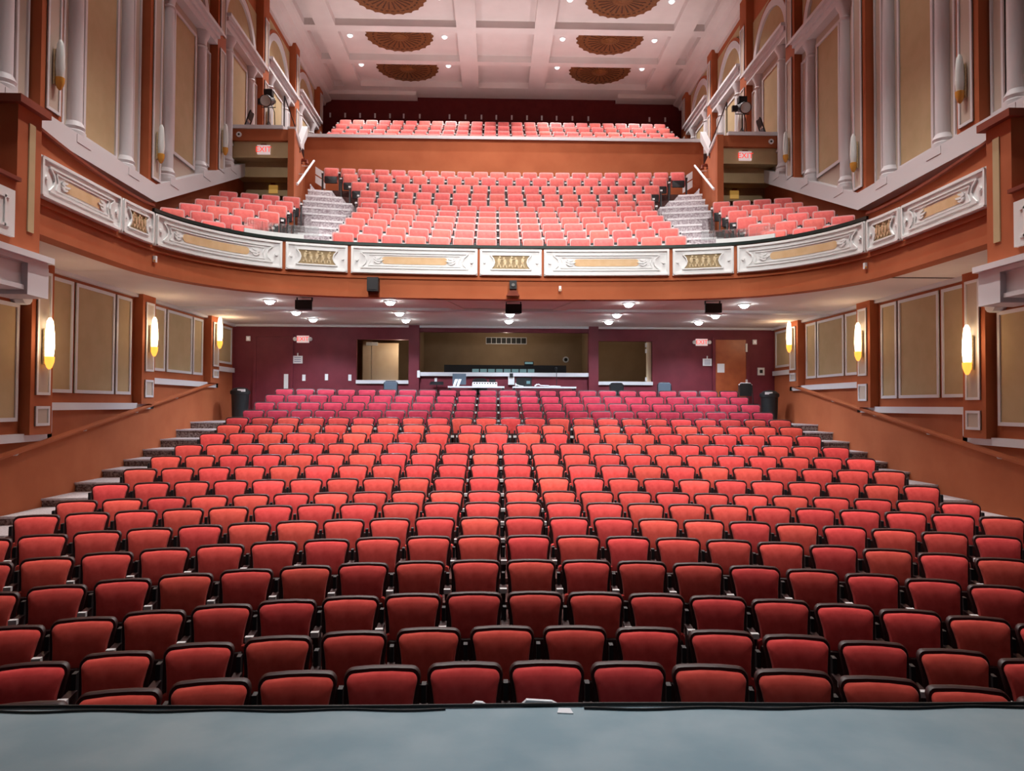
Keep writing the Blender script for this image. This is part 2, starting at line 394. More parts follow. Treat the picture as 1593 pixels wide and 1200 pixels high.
    cv.prism([(s*(W-o), 3.0, z) for o, z in prof], (0, YB-3.0, 0)); cv.build('cornice', 'plaster', wl)

# ---- wall behind the stalls, with booth opening, two side openings and the doors -------------
wb = MB()
def wbk(x0, x1, z0, z1): wb.box(x0, x1, BACK, BACK+0.15, z0, z1)
X0, X1, X2, X3 = -4.32, -2.80, -2.50, 2.40; X4, X5 = 2.68, 4.28
wbk(-W, X0, -0.2, UB+0.1); wbk(X0, X1, -0.2, 2.30); wbk(X0, X1, 3.52, UB+0.1); wbk(X1, X2, -0.2, UB+0.1); wbk(X2, X3, -0.2, 2.52); wbk(X2, X3, 3.75, UB+0.1)
wbk(X3, X4, -0.2, UB+0.1); wbk(X4, X5, -0.2, 2.30); wbk(X4, X5, 3.52, UB+0.1); wbk(X5, W, -0.2, UB+0.1)
wbo = wb.build('wall_back', 'maroon'); tag(wbo, 'maroon wall behind the stalls with three openings under the balcony', 'wall', kind='structure')
for x0, x1 in ((X1, X2), (X3, X4)):
    MB().box(x0, x1, BACK-0.14, BACK, 1.2, UB).build('pilaster', 'maroon', wbo)
MB().box(X2, X3, BACK-0.10, BACK+0.2, 2.47, 2.58).build('booth_sill', 'trim_white', wbo)
MB().box(X0, X1, BACK-0.06, BACK+0.2, 2.24, 2.34).build('window_sill', 'trim_white', wbo)
MB().box(X4, X5, BACK-0.06, BACK+0.2, 2.24, 2.34).build('window_sill', 'trim_white', wbo)
MB().box(-W, W, BACK-0.08, BACK, UB-0.06, UB).build('crown_moulding', 'trim_white', wbo)
# booth behind the openings
bw = MB(); bw.box(-4.9, 4.9, 24.5, 24.65, 1.0, 4.1); bw.box(-4.95, -4.8, BACK+.15, 24.5, 1.0, 4.1); bw.box(4.8, 4.95, BACK+.15, 24.5, 1.0, 4.1)
bw.box(X1+0.02, X2-0.1, BACK+.15, 24.5, 1.0, 4.1); bw.box(X3+0.1, X4-0.02, BACK+.15, 24.5, 1.0, 4.1)
bwo = bw.build('wall_booth', 'booth_wall'); tag(bwo, 'brown interior walls of the control booth behind the opening', 'wall', kind='structure')
tag(MB().box(-4.95, 4.95, BACK+.15, 24.65, 4.0, 4.1).build('ceiling_booth', 'black'), 'black ceiling inside the control booth', 'ceiling', kind='structure')
tag(MB().box(-4.95, 4.95, BACK+.15, 24.65, 0.95, 1.05).build('floor_booth', 'floor_dark'), 'dark floor inside the control booth', 'floor', kind='structure')

# ---- ceiling under the balcony
BP = [(-6.46, 9.9), (-6.45, 11.0), (-6.42, 12.2), (-6.33, 13.25), (-6.05, 14.10), (-5.62, 14.80), (-5.15, 15.27), (-4.65, 15.58), (-4.0, 15.80), (-3.36, 15.95), (-2.2, 16.07), (-1.1, 16.13)]
BP = BP+[(0, 16.15)]+[(-x, y) for x, y in reversed(BP)]
def spline(pts, n=8):
    out = []
    P = [Vector((p[0], p[1], 0)) for p in pts]; P = [2*P[0]-P[1]]+P+[2*P[-1]-P[-2]]
    for i in range(1, len(P)-2):
        for k in range(n):
            t = k/n; a, b, c, d = P[i-1], P[i], P[i+1], P[i+2]
            out.append(0.5*((2*b)+(c-a)*t+(2*a-5*b+4*c-d)*t*t+(3*b-a-3*c+d)*t**3))
    out.append(P[-2]); return out
PATH = spline(BP)
SL = [0.0]
for a, b in zip(PATH, PATH[1:]): SL.append(SL[-1]+(b-a).length)
SC = SL[-1]/2
import bisect
def path_at(u):           # u measured from the middle of the balcony front
    t = u+SC; i = max(0, min(bisect.bisect_right(SL, t)-1, len(SL)-2))
    f = (t-SL[i])/(SL[i+1]-SL[i]); p = PATH[i].lerp(PATH[i+1], f)
    tg = (PATH[min(i+2, len(PATH)-1)]-PATH[max(i-1, 0)]).normalized()
    return p, Vector((tg.y, -tg.x, 0))      # outward = towards the stage/centre
def bmap(u, z, o):
    p, n = path_at(u); return (p.x+n.x*o, p.y+n.y*o, z)
def u_of(test, sgn):
    n = 4000
    for k in range(n):
        u = SC*k/n
        p, _ = path_at(sgn*u)
        if test(p): return u
    return SC
def strip(b, u0, u1, z0, z1, o0, o1, n=None, mi=0):
    n = n or max(1, int(abs(u1-u0)/0.16))
    us = [u0+(u1-u0)*k/n for k in range(n+1)]
    for a, c in zip(us, us[1:]):
        b.hexa([bmap(a, z0, o0), bmap(c, z0, o0), bmap(c, z0, o1), bmap(a, z0, o1), bmap(a, z1, o0), bmap(c, z1, o0), bmap(c, z1, o1), bmap(a, z1, o1)], mi)
    return b
cu = MB()
pts = [(p.x, p.y) for p in PATH]
n = len(pts)
# ceiling slab as strips from the balcony front to the side walls / back wall
for (xa, ya), (xb, yb_) in zip(pts, pts[1:]):
    if ya < 13.2 and yb_ < 13.3:
        sx = math.copysign(W, xa)
        cu.add([(xa, ya, UB), (xb, yb_, UB), (sx, yb_, UB), (sx, ya, UB)], [(0, 1, 2, 3)])
        lim = True
    else:
        cu.add([(xa, ya, UB), (xb, yb_, UB), (xb, BACK, UB), (xa, BACK, UB)], [(0, 1, 2, 3)])
yl = max(y for x, y in pts if y < 13.3)
xl = [x for x, y in pts if y == yl][0]
for s in (-1, 1):
    cu.add([(s*abs(xl), yl-0.02, UB), (s*abs(xl), BACK, UB), (s*W, BACK, UB), (s*W, yl-0.02, UB)], [(0, 1, 2, 3)])
cuo = cu.build('ceiling_under_balcony', 'plaster_warm'); tag(cuo, 'pale plaster ceiling under the balcony with round lights', 'ceiling', kind='structure')
MB().box(-W, W, 17.95, 18.25, UB-0.06, UB).build('beam', 'trim_white', cuo)
for s in (-1, 1):
    b = MB(); b.hexa([(s*1.45, 16.2, UB-.03), (s*1.75, 16.2, UB-.03), (s*1.35, 17.95, UB-.03), (s*1.05, 17.95, UB-.03), (s*1.45, 16.2, UB), (s*1.75, 16.2, UB), (s*1.35, 17.95, UB), (s*1.05, 17.95, UB)])
    b.build('rib', 'plaster_warm', cuo)

# ---- balcony front ----------------------------------------------
RT = 5.05
bf = MB(); strip(bf, -SC, SC, 3.90, 4.97, -0.22, 0.0, n=110)
bfo = bf.build('balcony_front', 'terracotta'); tag(bfo, 'curved terracotta balcony front carrying white moulded panels', 'balcony', kind='structure')
b = MB(); strip(b, -SC, SC, 3.90, 4.02, 0.0, 0.035, n=110); b.build('lower_moulding', 'terracotta', bfo)
b = MB(); strip(b, -SC, SC, 4.30, 4.335, 0.0, 0.03, n=110); b.build('string_moulding', 'terracotta', bfo)
U1, U2 = 0.68, 3.40
uA = u_of(lambda p: p.x > 4.66, 1); uB = u_of(lambda p: p.x > 6.32, 1); uC = u_of(lambda p: p.y < 12.30 and p.x > 6, 1); uD = u_of(lambda p: p.y < 10.12 and p.x > 6, 1)
b = MB(); strip(b, -uB, uB, RT-0.06, RT, -0.16, 0.05, n=70); b.build('top_rail', 'rail_dark', bfo)
for s in (-1, 1):
    b = MB(); us = [uB+(uD-uB)*k/14 for k in range(15)]
    def zt(u): return RT+0.02+0.22*max(0, (u-uB)/(uD-uB))**2
    for a, c in zip(us, us[1:]):
        a_, c_ = s*a, s*c
        b.hexa([bmap(a_, 4.96, -0.22), bmap(c_, 4.96, -0.22), bmap(c_, 4.96, 0.0), bmap(a_, 4.96, 0.0), bmap(a_, zt(a), -0.22), bmap(c_, zt(c), -0.22), bmap(c_, zt(c), 0.0), bmap(a_, zt(a), 0.0)])
    b.build('box_parapet', 'terracotta', bfo)
    b = MB()
    for a, c in zip(us, us[1:]):
        a_, c_ = s*a, s*c
        b.hexa([bmap(a_, zt(a), -0.26), bmap(c_, zt(c), -0.26), bmap(c_, zt(c), 0.06), bmap(a_, zt(a), 0.06), bmap(a_, zt(a)+.04, -0.26), bmap(c_, zt(c)+.04, -0.26), bmap(c_, zt(c)+.04, 0.06), bmap(a_, zt(a)+.04, 0.06)])
    b.build('box_rail', 'terracotta_dark', bfo)
PZ0, PZ1 = 4.40, 4.965
def patch(b, pts, o0, o1, mi=0):      # (u,z) outline polygon raised from o0 to o1; fan mapped along the curved front
    uc = sum(p[0] for p in pts)/len(pts); zc = sum(p[1] for p in pts)/len(pts)
    nn = len(pts); vs = [bmap(u, z, o1) for u, z in pts]+[bmap(u, z, o0) for u, z in pts]+[bmap(uc, zc, o1)]
    b.add(vs, [(i, (i+1) % nn, 2*nn) for i in range(nn)]+[(i, i+nn, (i+1) % nn+nn, (i+1) % nn) for i in range(nn)], mi)
def line(b, pts, wd, o0, o1, closed=True):    # raised moulding along a polyline in (u,z)
    nn = len(pts); rng = range(nn if closed else nn-1)
    for i in rng:
        (ua, za), (ub, zb_) = pts[i], pts[(i+1) % nn]
        dx, dz = ub-ua, zb_-za; l = math.hypot(dx, dz) or 1; nx, nz = -dz/l*wd/2, dx/l*wd/2
        k = max(1, int(abs(dx)/0.22))
        for j in range(k):
            t0, t1 = j/k, (j+1)/k
            A = (ua+dx*t0, za+dz*t0); B = (ua+dx*t1, za+dz*t1)
            q = [(A[0]-nx, A[1]-nz), (B[0]-nx, B[1]-nz), (B[0]+nx, B[1]+nz), (A[0]+nx, A[1]+nz)]
            b.hexa([bmap(u, z, o0) for u, z in q]+[bmap(u, z, o1) for u, z in q])
def strip_cap(b, u0, u1, z0, z1, o0, o1):     # capsule
    h = (z1-z0)/2; zc = (z0+z1)/2
    strip(b, u0+h, u1-h, z0, z1, o0, o1)
    for (uc, a0) in ((u0+h, PI/2), (u1-h, -PI/2)):
        p = [(uc+h*math.cos(a0+PI*j/8), zc+h*math.sin(a0+PI*j/8)) for j in range(9)]
        patch(b, p, o0, o1)
def long_panel(u0, u1):
    b = MB(); strip(b, u0, u1, PZ0, PZ1, 0.0, 0.055); o = b.build('fascia_panel', 'panel_white', bfo)
    f = MB(); e = 0.03
    line(f, [(u0+e, PZ0+e), (u1-e, PZ0+e), (u1-e, PZ1-e), (u0+e, PZ1-e)], 0.04, 0.055, 0.085); f.build('panel_moulding', 'panel_white', o)
    f = MB(); a, c = u0+0.20, u1-0.20; zl, zh = PZ0+0.12, PZ1-0.12; zm = (zl+zh)/2
    line(f, [(a, zl), (c, zl), (c-0.10, zm-0.07), (c-0.12, zm), (c-0.10, zm+0.07), (c, zh), (a, zh), (a+0.10, zm+0.07), (a+0.12, zm), (a+0.10, zm-0.07)], 0.024, 0.055, 0.078)
    line(f, [(a+0.16, zl+0.05), (c-0.16, zl+0.05), (c-0.20, zm), (c-0.16, zh-0.05), (a+0.16, zh-0.05), (a+0.20, zm)], 0.016, 0.055, 0.072)
    f.build('relief_moulding', 'panel_white', o)
    for sg, uc in ((1, a+0.36), (-1, c-0.36)):
        f = MB()
        for (du, dz, l) in ((0, 0.05, 0.13), (0, -0.05, 0.13), (0.03, 0, 0.18), (-0.05, 0.025, 0.08), (-0.05, -0.025, 0.08)):
            cu_, cz = uc+sg*du, zm+dz
            patch(f, [(cu_+l/2*math.cos(t*PI/4), cz+0.018*math.sin(t*PI/4)+0.01*math.cos(t*PI/2)) for t in range(8)], 0.055, 0.08)
        f.build('scroll_ornament', 'panel_white', o)
        f = MB(); uu = u0+0.125 if sg > 0 else u1-0.125
        patch(f, [(uu+0.035*math.cos(t*PI/4), zm+0.035*math.sin(t*PI/4)) for t in range(8)], 0.055, 0.085); f.build('boss', 'panel_white', o)
    k = 0.24*(u1-u0); f = MB(); strip_cap(f, u0+k, u1-k, zm-0.075, zm+0.075, 0.05, 0.064); f.build('tan_inlay', 'inlay_tan', o)
def small_panel(u0, u1):
    b = MB(); strip(b, u0, u1, PZ0, PZ1, 0.0, 0.055); o = b.build('fascia_panel', 'panel_white', bfo)
    f = MB(); e = 0.03
    line(f, [(u0+e, PZ0+e), (u1-e, PZ0+e), (u1-e, PZ1-e), (u0+e, PZ1-e)], 0.04, 0.055, 0.085); f.build('panel_moulding', 'panel_white', o)
    um = (u0+u1)/2; hw = (u1-u0)*0.33; zm = (PZ0+PZ1)/2; hh = 0.155
    ol = [(um-hw, zm-hh), (um+hw, zm-hh), (um+hw-0.07, zm-0.07), (um+hw-0.09, zm), (um+hw-0.07, zm+0.07), (um+hw, zm+hh), (um-hw, zm+hh), (um-hw+0.07, zm+0.07), (um-hw+0.09, zm), (um-hw+0.07, zm-0.07)]
    f = MB(); patch(f, ol, 0.05, 0.060); g = f.build('gilt_relief', 'gilt_ground', o)
    f = MB(); line(f, ol, 0.025, 0.055, 0.085); f.build('relief_moulding', 'panel_white', o)
    k = 5
    f = MB()
    for j in range(k):
        uu = um+(j-(k-1)/2)*hw*1.45/k; dz = 0.012*(-1)**j; sg = (-1)**j
        patch(f, [(uu+0.034*math.cos(t*PI/4), zm+dz+0.015+0.066*math.sin(t*PI/4)) for t in range(8)], 0.058, 0.085)     # torso
        patch(f, [(uu+0.02*sg+0.022*math.cos(t*PI/4), zm+0.10+dz+0.022*math.sin(t*PI/4)) for t in range(8)], 0.058, 0.082)   # head
        patch(f, [(uu-0.05, zm-0.10), (uu-0.02, zm-0.11), (uu+0.01, zm-0.03), (uu-0.02, zm-0.02)], 0.058, 0.078)
        patch(f, [(uu+0.05, zm-0.11), (uu+0.03, zm-0.12), (uu-0.01, zm-0.03), (uu+0.02, zm-0.02)], 0.058, 0.078)
        patch(f, [(uu+0.05*sg, zm+0.05), (uu+0.06*sg, zm+0.07), (uu+0.0, zm+0.06), (uu+0.0, zm+0.04)], 0.058, 0.078)
    f.build('relief_frieze', 'gilt', o)
    for uu in (u0+0.10, u1-0.10):
        f = MB(); patch(f, [(uu+0.03*math.cos(t*PI/4), zm+0.03*math.sin(t*PI/4)) for t in range(8)], 0.055, 0.08); f.build('boss', 'panel_white', o)
small_panel(-U1+0.02, U1-0.02)
for s in (-1, 1):
    for (a, c, fn) in ((U1+0.03, U2-0.03, long_panel), (U2+0.04, uA-0.03, small_panel), (uA+0.04, uB-0.03, long_panel), (uB+0.03, uC-0.03, small_panel), (uC+0.03, uD-0.06, long_panel)):
        fn(min(s*a, s*c), max(s*a, s*c))

# ---- boxes beside the stage: pier, lower box front, cornice, raking stair board
for s in (-1, 1):
    nm = SIDE[s]
    pr = MB().box(s*6.36, s*6.95, 9.62, 10.12, 3.55, 5.42).build('box_pier', 'terracotta'); tag(pr, f'terracotta pier ending the {nm} balcony box', 'pier', 'balcony box piers', kind='structure')
    MB().box(s*6.28, s*7.02, 9.54, 10.2, 5.42, 5.52).build('pier_cap', 'terracotta_dark', pr)
    MB().box(s*6.345, s*6.37, 9.84, 9.97, 3.85, 5.25).build('pier_panel', 'cream', pr)
    lbx = MB().box(s*6.36, s*6.62, 7.2, 9.62, 3.55, 4.42).build('lower_box_front', 'terracotta'); tag(lbx, f'terracotta front of the lower {nm} box next to the stage', 'box front', 'lower box fronts', kind='structure')
    f = MB(); f.box(s*6.31, s*6.36, 7.3, 9.52, 3.70, 4.28); p = f.build('fascia_panel', 'panel_white', lbx)
    f = MB(); f.box(s*6.295, s*6.31, 7.45, 9.4, 3.8, 3.83); f.box(s*6.295, s*6.31, 7.45, 9.4, 4.15, 4.18); f.box(s*6.295, s*6.31, 9.3, 9.33, 3.8, 4.18); f.build('relief_moulding', 'panel_white', p)
    MB().box(s*6.298, s*6.31, 7.7, 9.05, 3.9, 4.08).build('tan_inlay', 'inlay_tan', p)
    MB().box(s*6.30, s*6.68, 7.2, 9.62, 4.42, 4.47).build('box_rail', 'terracotta_dark', lbx)
    cb = MB(); cb.box(s*6.34, s*6.95, 7.0, 10.1, 3.12, 3.42); cb.box(s*6.26, s*6.95, 7.0, 10.16, 3.42, 3.48); cb.box(s*6.2, s*6.95, 7.0, 10.2, 3.48, 3.56); cb.box(s*6.30, s*6.95, 7.0, 10.12, 3.08, 3.14)
    c = cb.build('trim_'+str(2 if s < 0 else 3), 'trim_white'); tag(c, f'white cornice under the lower {nm} box', 'cornice', kind='structure')
    MB().box(s*6.26, s*6.75, 9.72, 10.17, 3.02, 3.42).build('cornice_block', 'trim_white', c)
    sb = MB(); sb.hexa([(s*6.75, 7.4, 4.3), (s*6.82, 7.4, 4.3), (s*6.82, 9.6, 5.0), (s*6.75, 9.6, 5.0), (s*6.75, 7.4, 4.75), (s*6.82, 7.4, 4.75), (s*6.82, 9.6, 5.42), (s*6.75, 9.6, 5.42)])
    tag(sb.build('stair_board', 'trim_white'), f'white raking stair board above the lower {nm} box', 'stair board', kind='structure')
    # box floor between front and wall
    tag(MB().box(s*6.5, s*W, 7.0, 13.3, 3.95, 4.2).build('floor_box_'+nm, 'floor_dark'), f'floor of the {nm} balcony box beside the wall', 'floor', kind='structure')

# ---- ceiling ----------------------------------------------------
ce = MB().box(-W-.3, W+.3, 3.0, YB+.3, CC, CC+0.2).build('ceiling', 'plaster'); tag(ce, 'pale pink coffered plaster ceiling over the auditorium', 'ceiling', kind='structure')
CB = [(29.78, 31.9), (27.18, 29.45), (24.48, 26.75), (21.78, 24.05), (19.08, 21.35), (16.38, 18.65), (13.68, 15.95), (10.98, 13.25), (8.28, 10.55)]
CX = [(-7.15, -6.75), (-6.05, -1.75), (-1.05, 1.05), (1.75, 6.05), (6.75, 7.15)]
edges = [YB+.02]+[v for a, c in CB for v in (c, a)]+[3.0]
for j in range(0, len(edges), 2):
    MB().box(-W, W, edges[j+1], edges[j], CS, CC).build('beam', 'plaster', ce)
xe = [-W]+[v for a, c in CX for v in (a, c)]+[W]
for (ya, yb_) in CB:
    for j in range(0, len(xe), 2):
        MB().box(xe[j], xe[j+1], ya, yb_, CS, CC).build('beam', 'plaster', ce)
for (xa, xb) in ((-W+.3, -3.75), (4.95, W-.3)):
    MB().box(xa, xb, 32.35, YB, CS-0.16, CS).build('dropped_soffit', 'plaster', ce)
# upper back wall
ub = MB().box(-W-.3, W+.3, YB, YB+.3, 8, 16).build('wall_upper_back', 'maroon_dark'); tag(ub, 'dark maroon wall behind the top balcony seats', 'wall', kind='structure')
for i, px in enumerate([-7.55, -6.9, -6.25, -5.6, -4.95, -4.35, -3.65, -2.35, -1.65, -0.95, -0.3, 0.38, 1.05, 1.7, 2.35, 3.05, 3.75, 6.45, 7.15]):
    p = MB().box(px-0.035, px+0.035, YB-0.03, YB, 14.16, 14.36).build('wall_plate', 'white_plastic')
    tag(p, f'small white plate on the top maroon wall, {ordn(i+1)} from the left', 'wall plate', 'white plates on the top back wall')

# ================================================================== BALCONY FLOORS
BROWS = []      # centre block: depth, top height, radius, half width, seats
yz = [(17.2, 5.44), (17.98, 5.80), (18.76, 6.16), (19.54, 6.51), (20.32, 6.85), (21.1, 7.20), (21.88, 7.56), (22.66, 7.99), (23.44, 8.47), (24.22, 8.95), (25.0, 9.37)]
hw = [4.0, 4.02, 4.03, 4.03, 4.05, 4.07, 4.3, 4.38, 4.78, 5.2, 5.96]
nb = [15, 15, 15, 15, 15, 15, 16, 16, 18, 19, 22]
for i in range(11): BROWS.append((yz[i][0], yz[i][1], 16+i*i*0.5, hw[i], nb[i]))
BSH = 0.86
fb = MB().box(-6.3, 6.3, 16.2, 26.0, 3.98, 4.30).build('floor_balcony', 'floor_dark'); tag(fb, 'stepped floor of the main balcony under the pink seats', 'floor', kind='structure')
for i, (d, z, R, h, n) in enumerate(BROWS):
    b = MB(); K = 10; zf = z-BSH; hx = h+0.05
    xs = [-hx+2*hx*k/K for k in range(K+1)]
    def yy(X, o): return d+o-R+math.sqrt(R*R-X*X)
    for a, c in zip(xs, xs[1:]):
        yb0 = 1.2 if i == 10 else 0.40
        fr = -0.42 if i else -0.75; zu = max(zf-0.7, 4.0)
        b.hexa([(a, yy(a, fr), zu), (c, yy(c, fr), zu), (c, yy(c, yb0), zu), (a, yy(a, yb0), zu), (a, yy(a, fr), zf), (c, yy(c, fr), zf), (c, yy(c, yb0), zf), (a, yy(a, yb0), zf)])
    b.build('tier', 'floor_dark', fb)
# aisle stairs left and right
for s in (-1, 1):
    sr = empty('aisle_stairs', (s*4.8, 16.5, 4.3)); tag(sr, f'pale carpeted stairs climbing the {SIDE[s]} balcony aisle', 'stairs', 'balcony aisle stairs')
    N = 12
    for k in range(N):
        d = 16.75+7.9*k/N; d2 = d+7.9/N
        z = 4.60+(8.45-4.60)*((k+1)/N)**1.06
        xo = 5.10+(d-16.5)*0.10
        xi = max(h_+0.09 for (d_, z_, R_, h_, n_) in BROWS if abs(d_-0.25-d-0.3) < 0.75 or d_ < 17.3)
        # follow the seat curve: the outer edge lies nearer the stage
        def yq(x, dd): return dd-(x-4.0)*0.24
        xo = 5.12 if k < 6 else 5.62+0.09*(k-6)
        p = []
        ax, ay, az = s*4.8, 16.5, 4.3
        for zz2 in (z-0.5, z):
            for (x, dd) in ((xi, d), (xo, d), (xo, d2+.05), (xi, d2+.05)):
                p.append((s*x-ax, yq(x, dd)-ay, zz2-az))
        b = MB(); b.hexa(p); b.m = [1]*6; b.m[1] = 0
        stp = b.build('step', ['balcony_step', 'balcony_riser'], sr)
        p = []
        for zz2 in (z-0.045, z+0.006):
            for (x, dd) in ((xi, d-.03), (xo, d-.03), (xo, d+.05), (xi, d+.05)):
                p.append((s*x-ax, yq(x, dd)-ay, zz2-az))
        MB().hexa(p).build('nosing', 'balcony_step', stp)
# side blocks: rows as straight lines from the wall end to the aisle end (left-hand coordinates, mirrored)
SIDER = []
for (zr_, pl, yl_, pr_, yr_, n) in ((5.45, 355, 301, 452, 308, 4), (5.10, 340, 308, 441, 315, 4), (4.75, 320, 313.5, 430, 321.5, 4),
                                 (4.40, 297, 320.5, 417, 331.5, 4), (4.05, 269, 328, 400, 342, 4), (3.69, 284, 342, 377, 352.8, 3)):
    dl, dr = zr_*FPX/(630-yl_), zr_*FPX/(630-yr_)
    SIDER.append(((pl-768)*dl/FPX-0.35, dl, zr_+1.65, (pr_-768)*dr/FPX-0.35, dr, zr_+1.65, n))
fs = {}
for s in (-1, 1):
    fo = MB().box(s*6.6, s*W, 13.3, 26.0, 3.98, 4.2).build('floor_balcony_'+SIDE[s], 'floor_dark'); tag(fo, f'floor under the {SIDE[s]} side block of balcony seats', 'floor', kind='structure')
    for j, (xl_, dl, zl, xr_, dr, zr, n) in enumerate(SIDER):
        A = Vector((xl_, dl, 0)); B = Vector((xr_, dr, 0)); t = (B-A).normalized(); nrm = Vector((-t.y, t.x, 0))
        A2 = A-t*((A.x+W-0.03)/t.x if n == 4 else 0.35); B2 = B+t*0.64
        zf = zl-BSH
        back = 0.42 if j else 3.2
        q = [A2-nrm*0.42, B2-nrm*0.42, B2+nrm*back, A2+nrm*back]
        for v in q: v.x = max(v.x, -W+0.01)
        p = [(-s*v.x, v.y, zz2) for zz2 in (4.0, zf) for v in q]
        MB().hexa(p).build('tier', 'floor_dark', fo)

# ---- upper parapet, upper tiers, stair side walls, lighting platforms
pz = 10.80
pp = MB().box(-6.9, 6.9, 26.0, 26.2, 8.4, pz).build('wall_parapet', 'terracotta'); tag(pp, 'terracotta parapet wall in front of the top seats', 'wall', kind='structure')
MB().box(-6.95, 6.95, 25.93, 26.27, pz, pz+0.11).build('parapet_cap', 'trim_white', pp)
UROWS = [(29.1, 12.10), (29.9, 12.54), (30.7, 13.03), (31.5, 13.50)]
fu = MB().box(-W, W, 26.2, YB, 9.6, 9.9).build('floor_upper', 'floor_dark'); tag(fu, 'stepped floor of the top balcony section', 'floor', kind='structure')
for i, (d, z) in enumerate(UROWS):
    y0 = 26.2 if i == 0 else d-0.42
    y1 = d+0.38 if i < 3 else YB
    MB().box(-W, W, y0 if i else 28.6, y1, 9.9, z-BSH).build('tier', 'floor_dark', fu)
for s in (-1, 1):
    nm = SIDE[s]
    # raking inner wall beside the aisle
    xa, xb = 6.05, 6.86
    wv = MB()
    wv.hexa([(s*xa, 21.5, 5.2), (s*(xa+.16), 21.5, 5.2), (s*(xb+.16), 26.0, 5.2), (s*xb, 26.0, 5.2), (s*xa, 21.5, 9.42), (s*(xa+.16), 21.5, 9.42), (s*(xb+.16), 26.0, 9.9), (s*xb, 26.0, 9.9)])
    wo = wv.build('wall_stair_'+nm, 'terracotta'); tag(wo, f'terracotta wall between the {nm} balcony aisle and the lighting platform', 'wall', kind='structure')
    cp = MB(); cp.hexa([(s*(xa-.04), 21.5, 9.42), (s*(xa+.2), 21.5, 9.42), (s*(xa+.53), 23.6, 9.60), (s*(xa+.33), 23.6, 9.60), (s*(xa-.04), 21.5, 9.52), (s*(xa+.2), 21.5, 9.52), (s*(xa+.53), 23.6, 9.70), (s*(xa+.33), 23.6, 9.70)])
    cp.build('wall_cap', 'trim_white', wo)
    cp = MB(); cp.hexa([(s*(xa+.33), 23.6, 9.55), (s*(xa+.53), 23.6, 9.55), (s*(xb+.1), 25.9, 10.8), (s*(xb-.1), 25.9, 10.8), (s*(xa+.33), 23.6, 9.75), (s*(xa+.53), 23.6, 9.75), (s*(xb+.1), 25.9, 11.15), (s*(xb-.1), 25.9, 11.15)])
    cp.build('raking_board', 'trim_white', wo)
    # platform
    def wedge(y0, y1, z0, z1, e=0.10):
        xi0, xi1 = xa+0.18*(y0-21.5)+e, xa+0.18*(y1-21.5)+e
        return MB().hexa([(s*xi0, y0, z0), (s*W, y0, z0), (s*W, y1, z0), (s*xi1, y1, z0), (s*xi0, y0, z1), (s*W, y0, z1), (s*W, y1, z1), (s*xi1, y1, z1)])
    pf = wedge(21.5, 24.6, 9.12, 9.44, 0.02).build('lighting_platform', 'terracotta'); tag(pf, f'terracotta lighting platform on the {nm} wall with stepped cream underside', 'platform', kind='structure')
    MB().box(s*(xa+.3), s*W, 21.44, 21.62, 9.44, 9.54).build('platform_cap', 'trim_white', pf)
    MB().box(s*(xa-.02), s*(xa+.16), 21.44, 21.6, 5.6, 9.44).build('corner_post', 'terracotta', pf)
    for (y0, z0, z1) in ((21.62, 8.68, 9.12), (22.08, 8.26, 8.70), (22.75, 7.90, 8.28)):
        wedge(y0, y0+0.6, z0, z1).build('soffit_step', 'cream', pf)
        wedge(y0-0.05, y0+0.08, z0-0.035, z0).build('soffit_nosing', 'cream', pf)
    wedge(24.4, 24.6, 5.2, 9.1).build('passage_wall', 'booth_wall', pf)
    # round vent on the platform edge
    rv = empty('round_speaker', (s*7.6, 21.49, 9.27)); tag(rv, f'small round white speaker on the {nm} lighting platform', 'speaker', 'round speakers')
    b = MB(); ring = [(0.075*math.cos(a*PI/8), 0.0, 0.075*math.sin(a*PI/8)) for a in range(16)]; b.prism(ring, (0, -0.03, 0)); b.build('rim', 'white_plastic', rv)
    b = MB(); ring = [(0.03*math.cos(a*PI/8), -0.03, 0.03*math.sin(a*PI/8)) for a in range(16)]; b.prism(ring, (0, -0.006, 0)); b.build('cone', 'black', rv)

